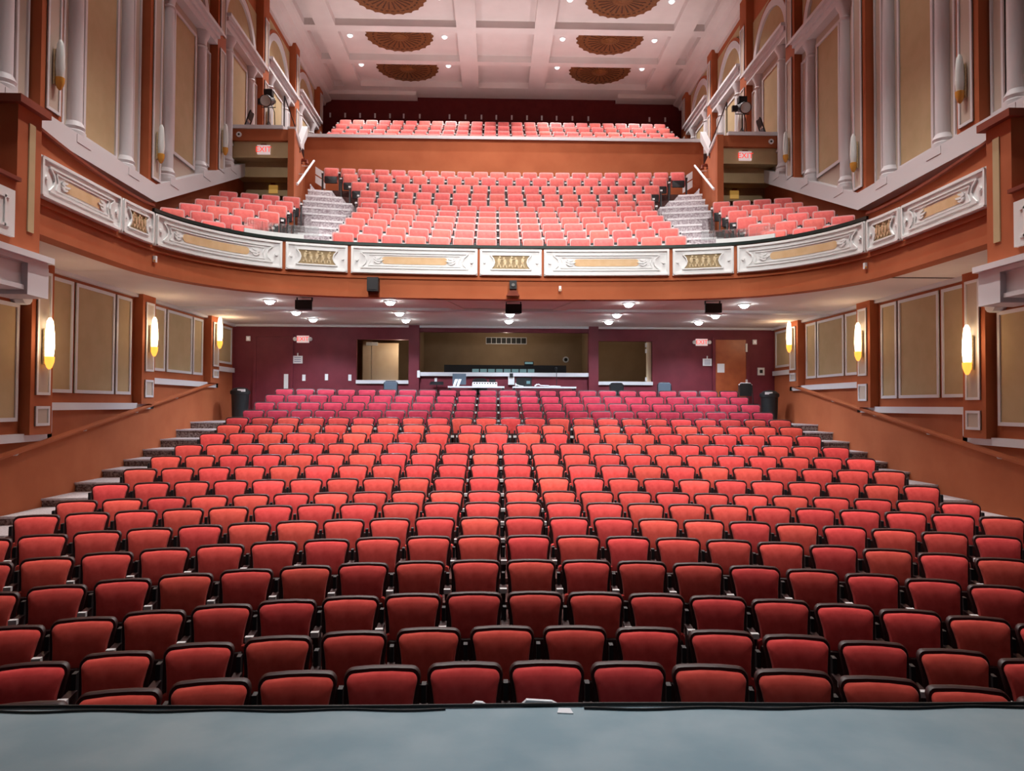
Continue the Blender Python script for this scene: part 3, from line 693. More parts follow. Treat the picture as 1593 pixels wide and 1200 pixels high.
# ================================================================== SEATS
def mirror(right):      # right half outline from bottom to top -> closed outline
    return right+[(-x, z) for x, z in reversed(right)]
def corner(cx, cz, r, n=4):
    return [(cx+r*math.cos(PI/2*j/n), cz+r*math.sin(PI/2*j/n)) for j in range(n+1)]
def seat_meshes(kind):
    if kind == 'stalls':
        pad = mirror([(0.200, 0.44), (0.193, 0.52), (0.192, 0.60), (0.199, 0.68), (0.212, 0.75)]+corner(0.180, 0.790, 0.042)+[(0.06, 0.840)])
        frm = mirror([(0.225, 0.36), (0.222, 0.55), (0.226, 0.66), (0.238, 0.75)]+corner(0.189, 0.803, 0.055)+[(0.07, 0.864)])
        fm, pm = 'seat_frame', 'velvet'
    else:
        pad = mirror([(0.195, 0.44), (0.205, 0.55), (0.208, 0.70)]+corner(0.168, 0.782, 0.042)+[(0.07, 0.827)])
        frm = mirror([(0.225, 0.42), (0.230, 0.55), (0.233, 0.70)]+corner(0.186, 0.806, 0.050)+[(0.07, 0.858)])
        fm, pm = 'seat_frame_pale', 'velvet_pink'
    tl = 0.24; d = {}
    d['back_frame'] = MB().rings(frm, [(0.90, 0.05), (0.985, 0.04), (1.0, 0.02), (1.0, -0.005), (0.975, -0.018)], curve=True).mesh('back_frame', fm, True)
    d['backrest'] = MB().rings(pad, [(1.0, -0.012), (1.0, -0.034), (0.955, -0.055), (0.82, -0.066), (0.5, -0.07)], curve=True).mesh('backrest', pm, True)
    cu_ = mirror([(0.20, 0.30)]+[(0.222, 0.34), (0.226, 0.50)]+corner(0.196, 0.54, 0.028))
    d['seat_cushion'] = MB().rings(cu_, [(0.95, -0.10), (1.0, -0.115), (1.0, -0.165), (0.96, -0.18)], tilt=0.12, tz=0.56).mesh('seat_cushion', pm, True)
    pn = mirror([(0.18, 0.28), (0.20, 0.32), (0.205, 0.47)]+corner(0.18, 0.50, 0.022))
    d['seat_pan'] = MB().rings(pn, [(1.0, -0.17), (1.0, -0.20), (0.93, -0.212)], tilt=0.12, tz=0.56).mesh('seat_pan', 'seat_frame' if kind == 'stalls' else 'black_steel', True)
    a = MB(); a.box(-0.028, 0.028, -0.27, -0.06, 0.60, 0.63); a.box(-0.022, 0.022, -0.24, -0.07, 0.53, 0.60)
    d['armrest'] = a.mesh('armrest', 'seat_frame')
    d['end_cap'] = MB().box(-0.032, 0.032, -0.285, -0.235, 0.598, 0.640).mesh('end_cap', 'pale_metal')
    l = MB(); l.box(-0.018, 0.018, -0.22, -0.02, 0.0, 0.54); l.box(-0.03, 0.03, -0.25, 0.04, 0.0, 0.025)
    l.hexa([(-0.015, -0.08, 0.40), (0.015, -0.08, 0.40), (0.015, 0.0, 0.40), (-0.015, 0.0, 0.40), (-0.015, -0.05, 0.74), (0.015, -0.05, 0.74), (0.015, 0.02, 0.74), (-0.015, 0.02, 0.74)])
    d['leg'] = l.mesh('leg', 'black_steel')
    return d
SM = seat_meshes('stalls'); BMs = seat_meshes('balcony')
def make_seat(name, ms, loc, rz, label, cat, group, half, ends=(True, False), parts=('back_frame', 'backrest', 'seat_cushion', 'seat_pan'), scl=1.0):
    r = empty(name, loc, rz)
    if scl != 1.0: r.scale = (scl, scl, 1)
    tag(r, label, cat, group)
    for p in parts: link(p, ms[p], r)
    for on, sg in zip(ends, (-1, 1)):
        if on:
            a = link('armrest', ms['armrest'], r, (sg*half, 0, 0)); link('end_cap', ms['end_cap'], a)
            link('leg', ms['leg'], r, (sg*half, 0, 0))
    return r
# joined low version for the seats too far back or out of frame
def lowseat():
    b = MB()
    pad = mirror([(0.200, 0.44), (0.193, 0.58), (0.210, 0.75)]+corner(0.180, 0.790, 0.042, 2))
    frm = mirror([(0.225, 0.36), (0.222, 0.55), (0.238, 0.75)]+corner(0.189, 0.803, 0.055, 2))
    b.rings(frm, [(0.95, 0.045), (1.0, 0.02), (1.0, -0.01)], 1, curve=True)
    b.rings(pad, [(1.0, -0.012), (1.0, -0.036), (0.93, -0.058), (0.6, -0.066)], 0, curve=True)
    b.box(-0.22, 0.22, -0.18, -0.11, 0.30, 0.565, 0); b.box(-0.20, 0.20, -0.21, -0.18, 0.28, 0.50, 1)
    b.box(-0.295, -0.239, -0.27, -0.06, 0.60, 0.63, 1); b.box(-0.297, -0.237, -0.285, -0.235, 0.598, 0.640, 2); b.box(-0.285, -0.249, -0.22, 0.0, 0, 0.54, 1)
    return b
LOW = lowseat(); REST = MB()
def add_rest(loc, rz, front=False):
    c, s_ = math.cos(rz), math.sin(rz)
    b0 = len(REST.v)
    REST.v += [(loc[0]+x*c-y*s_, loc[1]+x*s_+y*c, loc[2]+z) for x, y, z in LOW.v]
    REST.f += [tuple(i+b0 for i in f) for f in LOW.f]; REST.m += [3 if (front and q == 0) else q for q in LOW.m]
VIEW = [(-3.62, 3.3), (-4.2, 3.85), (-4.7, 4.4), (-5.2, 4.95), (-5.65, 5.5), (-6.1, 6.1)]
PHASE = [0.005, -0.276, 0.021, 0.028, 0.041, 0.03, 0.05, 0.06, 0.05, 0.05, 0.05, 0.05]
PITCHES = [0.53, 0.555, 0.53, 0.545, 0.545, 0.538]
for i in range(19):
    R = ROWR[i]
    if i in (12, 13):
        p = 0.535; g = 0.115; c0 = 0.04
        pos = []
        for sg in (-1, 1):
            pos += [sg*(g/2+p*0.5), sg*(g/2+p*1.5)]
            pos += [sg*(1.5*g+p*(2.5)+0.537*k) for k in range(9)]
        pos = sorted(x+c0 for x in pos); p = 0.537
    else:
        p = PITCHES[i] if i < 6 else (0.537 if i < 15 else 0.530)
        ph = PHASE[i] if i < 12 else 0.03
        lim = 6.3
        pos = [ph+k*p for k in range(-14, 15) if abs(ph+k*p) < lim-0.25]
    inview = [x for x in pos if i >= 6 or VIEW[i][0] < x < VIEW[i][1]]
    for x in pos:
        th = x/R; X = R*math.sin(th); Y = ROWD[i]-R*(1-math.cos(th)); rz = -th
        z = rowZ(i, X)-SEATH
        loc = (X, Y, z)
        if x not in inview or i >= 15:
            add_rest(loc, rz, i < 6); continue
        k = inview.index(x)
        if i < 6: lab = f'red velvet tip-up seat, {ordn(i+1)} row from the stage, {ordn(k+1)} seat from the left edge'
        else: lab = f'red velvet tip-up seat, {ordn(i+1)} row from the stage, {ordn(k+1)} from the left aisle'
        make_seat('theatre_seat', SM, loc, rz+random.uniform(-0.012, 0.012), lab, 'theatre seat', 'red stalls seats', p/2,
                  (True, x == pos[-1] or (i in (12, 13) and k in (8, 10, 12))))
ro = REST.build('rear_seating', ['velvet_shade_tint', 'seat_frame', 'pale_metal', 'velvet']); tag(ro, 'rows of red seats under the balcony before the maroon wall', 'seats', kind='stuff')

BPARTS = ('back_frame', 'backrest', 'seat_cushion', 'seat_pan')
def bal(loc, rz, lab, half, last, group, scl=1.0):
    r = empty('balcony_seat', loc, rz); tag(r, lab, 'theatre seat', group)
    if scl != 1.0: r.scale = (scl, 1, 1)
    for p in BPARTS: link(p, BMs[p], r)
    for on, sg in ((True, -1), (last, 1)):
        if on:
            a = link('armrest', BMs['armrest'], r, (sg*half, 0, 0)); link('end_cap', BMs['end_cap'], a); link('leg', BMs['leg'], r, (sg*half, 0, 0))
for i, (d, z, R, h, n) in enumerate(BROWS):
    p = 2*h/n
    for k in range(n):
        x = -h+p*(k+0.5); th = x/R
        bal((R*math.sin(th), d-R*(1-math.cos(th)), z-BSH), -th, f'pink balcony seat, centre block, {ordn(i+1)} row from the rail, {ordn(k+1)} from the left', p/2, k == n-1, 'centre balcony seats')
for s in (-1, 1):
    for j, (xl_, dl, zl, xr_, dr, zr, n) in enumerate(SIDER):
        zf = zl-BSH
        for k in range(n):
            t = k/(n-1); X = xl_+(xr_-xl_)*t; Y = dl+(dr-dl)*t
            ang = math.atan2(dr-dl, xr_-xl_)
            pit = math.hypot(xr_-xl_, dr-dl)/(n-1)
            lab = f'pink balcony seat, {SIDE[s]} side block, {ordn(6-j)} row from the rail, {ordn(k+1)} from the wall'
            bal((-s*X, Y, zf), -s*ang, lab, pit/2, (k == n-1) if s < 0 else (k == 0), SIDE[s]+' balcony seats', min(1.0, pit/0.545))
for i, (d, z) in enumerate(UROWS):
    n = 25; h = 6.85; p = 2*h/n
    for k in range(n):
        bal((-h+p*(k+0.5), d, z-BSH), 0, f'pink seat above the parapet, {ordn(i+1)} top row, {ordn(k+1)} from the left', p/2, k == n-1, 'top balcony seats')

# ================================================================== FITTINGS
# wall sconces
def sconce(s, y, z, off, lit, lab, grp, power=0):
    r = empty('wall_sconce', (s*(W-off), y, z)); tag(r, lab, 'wall lamp', grp)
    b = MB(); b.box(-s*0.0, -s*0.03, -0.06, 0.06, -0.28, 0.30); b.build('back_plate', 'gilt', r)
    a0 = PI/2 if s > 0 else -PI/2
    b = MB(); b.lathe([(0.02, -0.24), (0.06, -0.14), (0.075, 0.02), (0.068, 0.22), (0.05, 0.42), (0.02, 0.48)], (-s*0.08, 0, 0), 12); b.build('shade', 'sconce_glass' if lit else 'sconce_dim', r, smooth=True)
    b = MB(); b.lathe([(0.015, -0.36), (0.04, -0.33), (0.07, -0.24), (0.076, -0.16), (0.055, -0.15)], (-s*0.08, 0, 0), 12); b.build('cup', 'amber' if lit else 'amber_dim', r, smooth=True)
    if power:
        l = bpy.data.lights.new('sconce_light', 'POINT'); l.energy = power; l.color = (1, 0.72, 0.42); l.shadow_soft_size = 0.12
        o = bpy.data.objects.new('sconce_light', l); COL.objects.link(o); o.parent = r; o.location = (-s*0.30, 0, 0.15)
for s in (-1, 1):
    nm = SIDE[s]
    for k, z, pos in ((1, 2.55, 'nearest the stage'), (2, 3.0, 'second from the stage'), (3, 3.45, 'beside the back wall')):
        sconce(s, PIL[k]+0.31, z, PP+0.03, True, f'glowing glass sconce on the lower {nm} wall, {pos}', 'lower wall sconces', 10)
    for k, z, pos in ((1, 7.15, 'first'), (2, 7.15, 'second'), (3, 8.6, 'third'), (4, 10.6, 'fourth')):
        sconce(s, PIL[k]+0.33, z, PP+0.095, False, f'unlit amber cup sconce on the upper {nm} wall, {pos} from the stage', 'upper wall sconces')

# handrails along the lower side walls
for s in (-1, 1):
    r = empty('handrail', (s*(W-0.1), 20.4, 2.2)); tag(r, f'terracotta painted handrail sloping down the {SIDE[s]} wall', 'handrail', 'aisle handrails')
    pth = [(0, 0, 0), (0, -4.0, -0.63), (0, -8.0, -1.26), (0, -13.0, -2.0)]
    MB().tube(pth, 0.045, 8).build('rail', 'terracotta', r, smooth=True)
    for k in range(7):
        y = -0.3-2.0*k; z = -0.1575*abs(y)
        MB().tube([(0, y, z), (s*0.05, y, z-0.07), (s*0.10, y, z-0.07)], 0.014, 6).build('bracket', 'pale_metal', r)

# downlights under the balcony
def downlight(x, y, z, name, lab, grp, power, ang, color, glow, rad=0.09, aim=None):
    r = empty(name, (x, y, z)); tag(r, lab, 'ceiling light', grp)
    MB().lathe([(rad, 0), (rad*1.25, 0), (rad*1.25, -0.018), (rad, -0.025)], n=16).build('trim_ring', 'white_plastic', r, smooth=True)
    MB().lathe([(0.01, -0.095), (rad*0.55, -0.082), (rad*0.85, -0.05), (rad*0.98, -0.001)], n=14).build('bulb', glow, r, smooth=True)
    if power: spot('lamp_light', (x, y, z), aim or (x, y, z-1), power, ang, 0.6, color, 0.06, r)
DL = [(-5.3, 16.8), (-5.25, 18.85), (-5.2, 20.4), (-2.65, 16.8), (-2.7, 18.85), (-2.72, 20.4), (0.05, 18.85), (0.05, 20.4), (2.65, 16.8), (2.72, 18.85), (2.75, 20.4), (5.25, 16.8), (5.2, 18.85), (5.2, 20.4)]
rn = {16.8: 'front', 18.85: 'middle', 20.4: 'rear'}
colname = {-5: 'far left', -2: 'centre left', 0: 'middle', 2: 'centre right', 5: 'far right'}
for x, y in DL:
    downlight(x, y, UB-(0.0), 'downlight', f'bright round downlight under the balcony, {rn[y]} line, {colname[int(x)]}', 'downlights under the balcony', 200, 140, (0.76, 0.87, 1.0), 'lamp_glow', 0.11)
# ceiling lights beside the medallions
for j, (ya, rowname) in enumerate(((30.35, 'back'), (27.95, 'middle'), (25.2, 'front'))):
    for x, cn in ((-5.75, 'far left'), (-2.25, 'centre left'), (2.15, 'centre right'), (5.6, 'far right')):
        downlight(x, ya, CC, 'ceiling_lamp', f'small round lamp in the coffered ceiling, {rowname} row, {cn}', 'coffer lamps', 620, 120, (1.0, 0.95, 0.92), 'lamp_soft', 0.11, (x*0.9, ya-0.5, CC-6))
for ya, rw in ((14.8, 'third'), (12.1, 'second'), (9.4, 'first')):
    for x, cn, pw in ((-5.75, 'far left', 200), (-2.25, 'centre left', 1750), (2.15, 'centre right', 1750), (5.6, 'far right', 200)):
        downlight(x, ya, CC, 'ceiling_lamp', f'round ceiling lamp over the stalls, {rw} coffer row, {cn}', 'coffer lamps', pw*{14.8: 1.7, 12.1: 1.0, 9.4: 0.22}[ya], 82, (1.0, 0.95, 0.91), 'lamp_soft', 0.11)
for ya in (22.5, 19.8):
    for x, cn in ((-2.25, 'left'), (2.15, 'right')):
        downlight(x, ya, CC, 'ceiling_lamp', f'round ceiling lamp over the balcony, {"nearer the medallions" if ya > 21 else "nearer the stage"}, {cn}', 'coffer lamps', 800, 100, (1.0, 0.95, 0.92), 'lamp_soft', 0.11, (x*0.9, ya+1.5, CC-6))

# medallions
for (yc, near, rowname) in ((30.6, 29.80, 'back'), (27.9, 27.20, 'middle'), (25.1, 24.50, 'front')):
    for s in (-1, 1):
        xc = s*3.92; r0 = 1.20
        r = empty('ceiling_medallion', (xc, yc, CC)); tag(r, f'brown pierced ceiling medallion, {rowname} row, {SIDE[s]} of the centre', 'medallion', 'ceiling medallions')
        def disc(r_out, z0, z1, scallop=0.0, n=72):
            pts_ = []
            for k in range(n):
                a = 2*PI*k/n; rr = r_out*(1+(scallop if k % 3 == 0 else 0))
                x, y = rr*math.cos(a), rr*math.sin(a)
                pts_.append((x, max(y, near-yc), z1))
            return MB().prism(pts_, (0, 0, z0-z1))
        disc(r0, 0, -0.05, 0.055).build('scalloped_rim', 'bronze', r)
        disc(r0*0.86, -0.05, -0.075, 0).build('field', 'bronze', r)
        # ring of pierced slots and radial ribs
        b = MB()
        for k in range(32):
            a = 2*PI*k/32; ca, sa = math.cos(a), math.sin(a); rr = r0*0.80
            if rr*sa-0.06 < near-yc: continue
            q = [(rr*ca+u*-sa*0.05+v*ca*0.03, rr*sa+u*ca*0.05+v*sa*0.03, -0.075) for u, v in ((-1, -1), (1, -1), (1, 1), (-1, 1))]
            b.prism(q, (0, 0, -0.006))
        b.build('slot_ring', 'bronze_dark', r)
        b = MB()
        for k in range(24):
            a = 2*PI*(k+.5)/24; ca, sa = math.cos(a), math.sin(a); ra, rb = 0.34, 0.82
            if min(ra*sa, rb*sa)-0.04 < near-yc: rb = min(rb, abs((near-yc+0.05)/sa)) if sa < 0 else rb
            if rb <= ra: continue
            q = [(ra*ca-sa*0.012, ra*sa+ca*0.012, -0.075), (rb*ca-sa*0.03, rb*sa+ca*0.03, -0.075), (rb*ca+sa*0.03, rb*sa-ca*0.03, -0.075), (ra*ca+sa*0.012, ra*sa-ca*0.012, -0.075)]
            b.prism(q, (0, 0, -0.008))
        b.build('rib_ring', 'bronze_dark', r)
        MB().lathe([(0.27, -0.075), (0.27, -0.10), (0.18, -0.13), (0.02, -0.16)], n=20).build('rosette', 'bronze', r, smooth=True)

# doors on the back wall
for s, mname, x0, x1, lab in ((-1, 'maroon', -7.18, -6.22, 'maroon painted exit door with pale push plate'), (1, 'door_wood', 6.12, 7.02, 'orange brown wooden door lit warmly beside the bin')):
    d = MB().box(x0, x1, BACK-0.035, BACK-0.001, 1.2, 3.58).build('door_'+('1' if s < 0 else '2'), mname); tag(d, lab, 'door', kind='structure')
    f = MB(); f.box(x0-0.09, x0, BACK-0.06, BACK-0.001, 1.2, 3.66); f.box(x1, x1+0.09, BACK-0.06, BACK-0.001, 1.2, 3.66); f.box(x0, x1, BACK-0.06, BACK-0.001, 3.58, 3.66)
    f.build('door_frame', 'maroon', d)
    if s < 0:
        MB().box(x1-0.16, x1-0.04, BACK-0.05, BACK-0.035, 1.9, 2.5).build('push_plate', 'pale_metal', d)
    else:
        for z in (3.35, 2.3): MB().box(x1-0.02, x1+0.03, BACK-0.075, BACK-0.035, z-0.12, z+0.12).build('hinge', 'pale_metal', d)
        MB().box(x0+0.05, x0+0.26, BACK-0.05, BACK-0.036, 2.62, 2.88).build('door_notice', 'sign_white', d)
# pale door standing in the left opening, closer, frame; frame of right opening
d = empty('door_3', (-4.2, 22.9, 1.05)); tag(d, 'pale wooden door seen through the opening beside the maroon wall', 'door', kind='structure')
MB().box(0.18, 0.98, 0, 0.05, 0, 2.44).build('door_leaf', 'door_pale', d)
MB().box(-0.1, 0.17, 0.02, 0.10, 0, 2.5).build('door_frame', 'door_pale', d)
MB().box(0.02, 0.36, -0.08, 0.0, 2.36, 2.46).build('door_closer', 'white_plastic', d)
b = MB(); b.box(0.86, 0.90, -0.07, 0.0, 1.24, 1.30); b.box(0.78, 0.90, -0.08, -0.06, 1.25, 1.28); b.build('door_handle', 'pale_metal', d)
d = MB().box(4.14, 4.27, BACK+0.16, BACK+0.24, 1.05, 3.6).build('trim_4', 'door_pale'); tag(d, 'pale door jamb inside the opening beside the purple lit wall', 'door jamb', kind='structure')
for z in (3.42, 3.25, 2.42): MB().box(4.10, 4.145, BACK+0.15, BACK+0.19, z-0.06, z+0.06).build('hinge', 'pale_metal', d)

# exit signs
def exit_sign(loc, lab, wd=0.34, ht=0.2, heads=True):
    r = empty('exit_sign', loc); tag(r, lab, 'exit sign', 'exit signs')
    MB().box(-wd/2, wd/2, -0.06, 0, -ht/2, ht/2).build('housing', 'exit_face', r)
    text('EXIT', ht*0.85, (0, -0.062, 0), 'exit_red', r)
    if heads:
        for sg in (-1, 1):
            b = MB(); b.lathe([(0.02, 0), (0.055, 0.01), (0.06, 0.05), (0.03, 0.07)], n=10)
            b.v = [(sg*(wd/2+0.05)+x, -0.03-z, y) for x, y, z in b.v]; b.build('lamp_head', 'white_plastic', r)
    else:
        MB().box(-0.08, 0.08, -0.05, 0, ht/2, ht/2+0.04).build('canopy', 'terracotta_dark', r)
exit_sign((-5.85, BACK-0.01, 3.51), 'white and red EXIT sign beside the maroon door')
exit_sign((5.71, BACK-0.01, 3.50), 'white and red EXIT sign beside the wooden door')
exit_sign((-6.93, 21.61, 8.87), 'white EXIT sign under the left lighting platform', 0.36, 0.26, False)
exit_sign((6.88, 21.61, 8.87), 'white EXIT sign under the right lighting platform', 0.36, 0.26, False)
for s, x in ((-1, -6.98), (1, 6.93)):
    r = empty('notice_lamp', (x, 22.74, 8.07)); tag(r, f'amber lit notice under the {SIDE[s]} lighting platform', 'notice', 'amber notices')
    MB().box(-0.13, 0.13, -0.03, 0, -0.12, 0.12).build('plate', 'sign_yellow', r); MB().box(-0.07, 0.07, -0.06, 0, 0.13, 0.17).build('lamp_cap', 'terracotta_dark', r)
# notices, plates, alarm, framed box on the maroon wall
def notice(x, z, w_, h_, lab, cat='notice', lines=3, y=BACK-0.01, hook=True):
    r = empty('wall_notice', (x, y, z)); tag(r, lab, cat, 'wall notices')
    MB().box(-w_/2, w_/2, -0.02, 0, -h_/2, h_/2).build('card', 'sign_white', r)
    for k in range(lines):
        zz = h_*0.28-k*h_*0.26
        MB().box(-w_*0.33, w_*0.33, -0.023, -0.02, zz-0.012, zz+0.012).build('print_line', 'print_grey', r)
    if hook: MB().box(-0.015, 0.015, -0.02, 0, h_/2, h_/2+0.08).build('hook', 'white_plastic', r)
notice(-6.0, 2.92, 0.28, 0.22, 'white printed notice beside the maroon door under the exit sign')
notice(5.88, 2.92, 0.26, 0.21, 'white printed notice beside the wooden door')
for i, (x, z) in enumerate(((-5.82, 2.40), (-5.17, 2.42), (-4.50, 2.41))):
    tag(MB().box(x-0.045, x+0.045, BACK-0.02, BACK-0.001, z-0.09, z+0.09).build('wall_plate', 'white_plastic'), f'white switch plate low on the maroon wall, {ordn(i+1)} from the maroon door', 'switch plate', 'switch plates')
tag(MB().box(-2.55, -2.47, BACK-0.16, BACK-0.14, 2.42, 2.62).build('wall_plate', 'white_plastic'), 'white switch plate on the pilaster beside the booth sill', 'switch plate', 'switch plates')
tag(MB().box(-2.06, -1.99, BACK-0.02, BACK-0.001, 2.24, 2.42).build('wall_plate', 'white_plastic'), 'white switch plate below the booth sill', 'switch plate', 'switch plates')
for s, x in ((-1, -7.42), (1, 7.28)):
    r = empty('fire_alarm', (x, BACK-0.005, 3.52)); tag(r, f'small white fire alarm beside the {"maroon" if s < 0 else "wooden"} door', 'fire alarm', 'fire alarms')
    MB().box(-0.06, 0.06, -0.03, 0, -0.07, 0.07).build('housing', 'white_plastic', r); MB().box(-0.025, 0.025, -0.045, -0.03, -0.03, 0.03).build('strobe', 'exit_face', r)
r = empty('framed_box', (7.46, BACK-0.005, 2.66)); tag(r, 'small white framed black box on the wall near the bin', 'wall box')
MB().box(-0.10, 0.10, -0.04, 0, -0.11, 0.11).build('frame', 'white_plastic', r); MB().box(-0.045, 0.045, -0.045, -0.04, -0.05, 0.05).build('window', 'black', r)

# bins
for s, x in ((-1, -7.22), (1, 7.26)):
    r = empty('waste_bin', (x, 20.75, ROWZ[18]-SEATH)); tag(r, f'tall black bin at the {"maroon" if s < 0 else "wooden"} door end of the aisle', 'bin', 'black bins')
    MB().lathe([(0.20, 0.0), (0.23, 0.70), (0.25, 0.72)], n=16).build('body', 'black', r, smooth=True)
    MB().lathe([(0.26, 0.72), (0.26, 0.80), (0.16, 0.88), (0.05, 0.90)], n=16).build('lid', 'black', r, smooth=True)
    MB().box(-0.10+0.1*-s, 0.10+0.1*-s, -0.24, -0.20, 0.78, 0.85).build('label_plate', 'pale_metal', r)

# folding chairs standing behind the last row
for x, mname, lab in ((-3.22, 'chair_blue', 'grey blue folding chair under the opening with the pale door'), (3.10, 'black', 'black chair behind the last row beneath the dark opening'), (4.45, 'chair_blue', 'grey chair behind the last row beside the purple wall'), (6.75, 'black', 'black chair in front of the wooden door')):
    r = empty('folding_chair', (x, 21.2, ROWZ[18]-SEATH)); r.scale = (1, 1, 1.12); tag(r, lab, 'chair', 'chairs behind the last row')
    b = MB(); b.rings(mirror([(0.17, 0.66), (0.18, 0.88)]+corner(0.13, 0.93, 0.05, 3)), [(0.95, 0.015), (1, 0), (0.95, -0.02)]); b.build('backrest', mname, r, smooth=True)
    MB().box(-0.20, 0.20, -0.42, -0.02, 0.43, 0.47).build('seat', mname, r)
    for sg in (-1, 1):
        MB().tube([(sg*0.21, 0.12, 0), (sg*0.205, -0.02, 0.5), (sg*0.19, 0.03, 0.94)], 0.013).build('leg', 'black_steel', r)
        MB().tube([(sg*0.21, -0.42, 0), (sg*0.205, -0.1, 0.46)], 0.013).build('leg', 'black_steel', r)
    MB().tube([(-0.19, 0.03, 0.94), (-0.13, 0.035, 0.99), (0.13, 0.035, 0.99), (0.19, 0.03, 0.94)], 0.013).build('top_bar', 'black_steel' if mname != 'black' else 'pale_metal', r)

# sound desks with equipment
FZ = ROWZ[18]-SEATH
for x0, x1, lab in ((-1.62, -0.05, 'white topped sound desk carrying a monitor, left of the booth'), (0.18, 1.95, 'white topped desk carrying cables and a small mixer, right of the booth')):
    r = empty('sound_desk', ((x0+x1)/2, 21.35, FZ)); tag(r, lab, 'desk', 'sound desks'); h = (x1-x0)/2
    MB().box(-h, h, -0.32, 0.32, 0.93, 0.975).build('desk_top', 'sign_white', r)
    for sx in (-1, 1):
        for sy in (-1, 1): MB().box(sx*(h-0.04)-0.02, sx*(h-0.04)+0.02, sy*0.28-0.02, sy*0.28+0.02, 0, 0.93).build('leg', 'black_steel', r)
DZ = FZ+0.975
r = empty('monitor', (-1.32, 21.4, DZ)); tag(r, 'dark blue monitor with white document holder on the sound desk', 'monitor')
MB().box(-0.19, 0.19, -0.02, 0.03, 0.05, 0.36).build('casing', 'chair_blue', r); MB().box(-0.10, 0.10, -0.10, 0.08, 0, 0.02).build('base', 'black', r); MB().box(-0.02, 0.02, -0.01, 0.02, 0.02, 0.1).build('stand', 'black', r)
r = empty('document_stand', (-1.40, 21.25, DZ)); tag(r, 'white folded paper propped in front of the monitor', 'paper')
for dx in (0, 0.10): MB().hexa([(dx-0.09, -0.06, 0), (dx-0.02, -0.06, 0), (dx-0.02, -0.04, 0), (dx-0.09, -0.04, 0), (dx-0.03, 0.02, 0.2), (dx+0.05, 0.02, 0.2), (dx+0.05, 0.03, 0.2), (dx-0.03, 0.03, 0.2)]).build('sheet', 'sign_white', r)
r = empty('office_chair', (-0.75, 21.72, FZ)); tag(r, 'rounded black chair back behind the sound desk', 'chair')
b = MB(); b.rings(mirror([(0.20, 0.75), (0.23, 1.05)]+corner(0.10, 1.10, 0.12, 4)), [(0.9, 0.03), (1, 0), (0.9, -0.03)]); b.build('backrest', 'black', r, smooth=True)
b = MB(); b.lathe([(0.24, 0.45), (0.25, 0.5), (0.22, 0.53)], n=14); b.build('seat', 'black', r, smooth=True)
b = MB(); b.lathe([(0.03, 0.06), (0.03, 0.45)], n=8); b.build('column', 'black_steel', r)
for k in range(5):
    a = 2*PI*k/5; MB().tube([(0, 0, 0.1), (0.26*math.cos(a), 0.26*math.sin(a), 0.04)], 0.02).build('leg', 'black_steel', r)
r = empty('mixing_console', (-0.60, 21.3, DZ)); tag(r, 'grey mixing console with knobs on the sound desk', 'mixer')
b = MB(); b.hexa([(-0.35, -0.2, 0), (0.35, -0.2, 0), (0.35, 0.2, 0), (-0.35, 0.2, 0), (-0.35, -0.2, 0.05), (0.35, -0.2, 0.05), (0.35, 0.2, 0.13), (-0.35, 0.2, 0.13)]); b.build('body', 'pale_metal', r)
for k in range(9): MB().box(-0.31+k*0.075, -0.27+k*0.075, -0.1, -0.06, 0.07, 0.10).build('fader', 'black', r)
MB().box(0.12, 0.3, -0.02, 0.02, 0.12, 0.2).build('meter_bridge', 'black', r)
r = empty('small_mixer', (0.62, 21.3, DZ)); tag(r, 'small black box among pale cables on the right desk', 'equipment')
MB().box(-0.08, 0.08, -0.06, 0.06, 0, 0.2).build('body', 'black', r); MB().box(-0.05, 0.05, -0.065, -0.06, 0.08, 0.16).build('display', 'screen', r)
for j in range(4):
    pth = [(0.25+0.03*t+0.02*math.sin(t*2.1+j) if j in (1, 2) else 0.80+0.09*t+0.03*math.sin(t*2.1+j), 21.2+0.06*j, DZ+0.012+0.10*abs(math.sin(t*1.3+j))*math.exp(-t*0.4)) for t in range(9)]
    tag(MB().tube(pth, 0.012, 5).build('cable', 'sign_white'), f'loose pale cable on the right sound desk, {ordn(j+1)} from the front', 'cable', 'desk cables')
r = empty('wall_telephone', (0.16, BACK-0.02, 2.36)); tag(r, 'white telephone unit with black handset beneath the booth sill', 'telephone')
MB().box(-0.09, 0.09, -0.05, 0, -0.13, 0.11).build('body', 'white_plastic', r); MB().box(-0.05, 0.05, -0.09, -0.04, 0.08, 0.2).build('handset', 'black', r)
tag(MB().box(0.30, 0.75, BACK-0.05, BACK-0.01, 2.15, 2.44).build('cover_board', 'black'), 'black board hung below the booth sill beside the telephone', 'board')
r = empty('microphone_stand', (1.42, 21.3, DZ)); tag(r, 'dark gooseneck microphone stand on the right desk', 'microphone')
MB().lathe([(0.07, 0), (0.07, 0.015), (0.012, 0.03)], n=12).build('base', 'black', r); MB().tube([(0, 0, 0.02), (0, 0, 0.42), (-0.03, -0.02, 0.5), (-0.06, -0.04, 0.53)], 0.010).build('stem', 'black', r)
b = MB(); b.lathe([(0.01, -0.05), (0.03, -0.02), (0.035, 0.03), (0.01, 0.06)], (-0.02, -0.02, 0.50), 8); b.build('head', 'black', r, smooth=True)
r = empty('music_stand', (-1.98, 21.75, FZ)); tag(r, 'dark music stand with flat tray left of the sound desk', 'music stand')
MB().hexa([(-0.20, -0.10, 1.02), (0.20, -0.10, 1.02), (0.18, 0.10, 1.08), (-0.18, 0.10, 1.08), (-0.20, -0.10, 1.04), (0.20, -0.10, 1.04), (0.18, 0.10, 1.12), (-0.18, 0.10, 1.12)]).build('tray', 'black', r)
MB().tube([(0, 0, 0.02), (0, 0, 1.05)], 0.012).build('pole', 'black_steel', r)
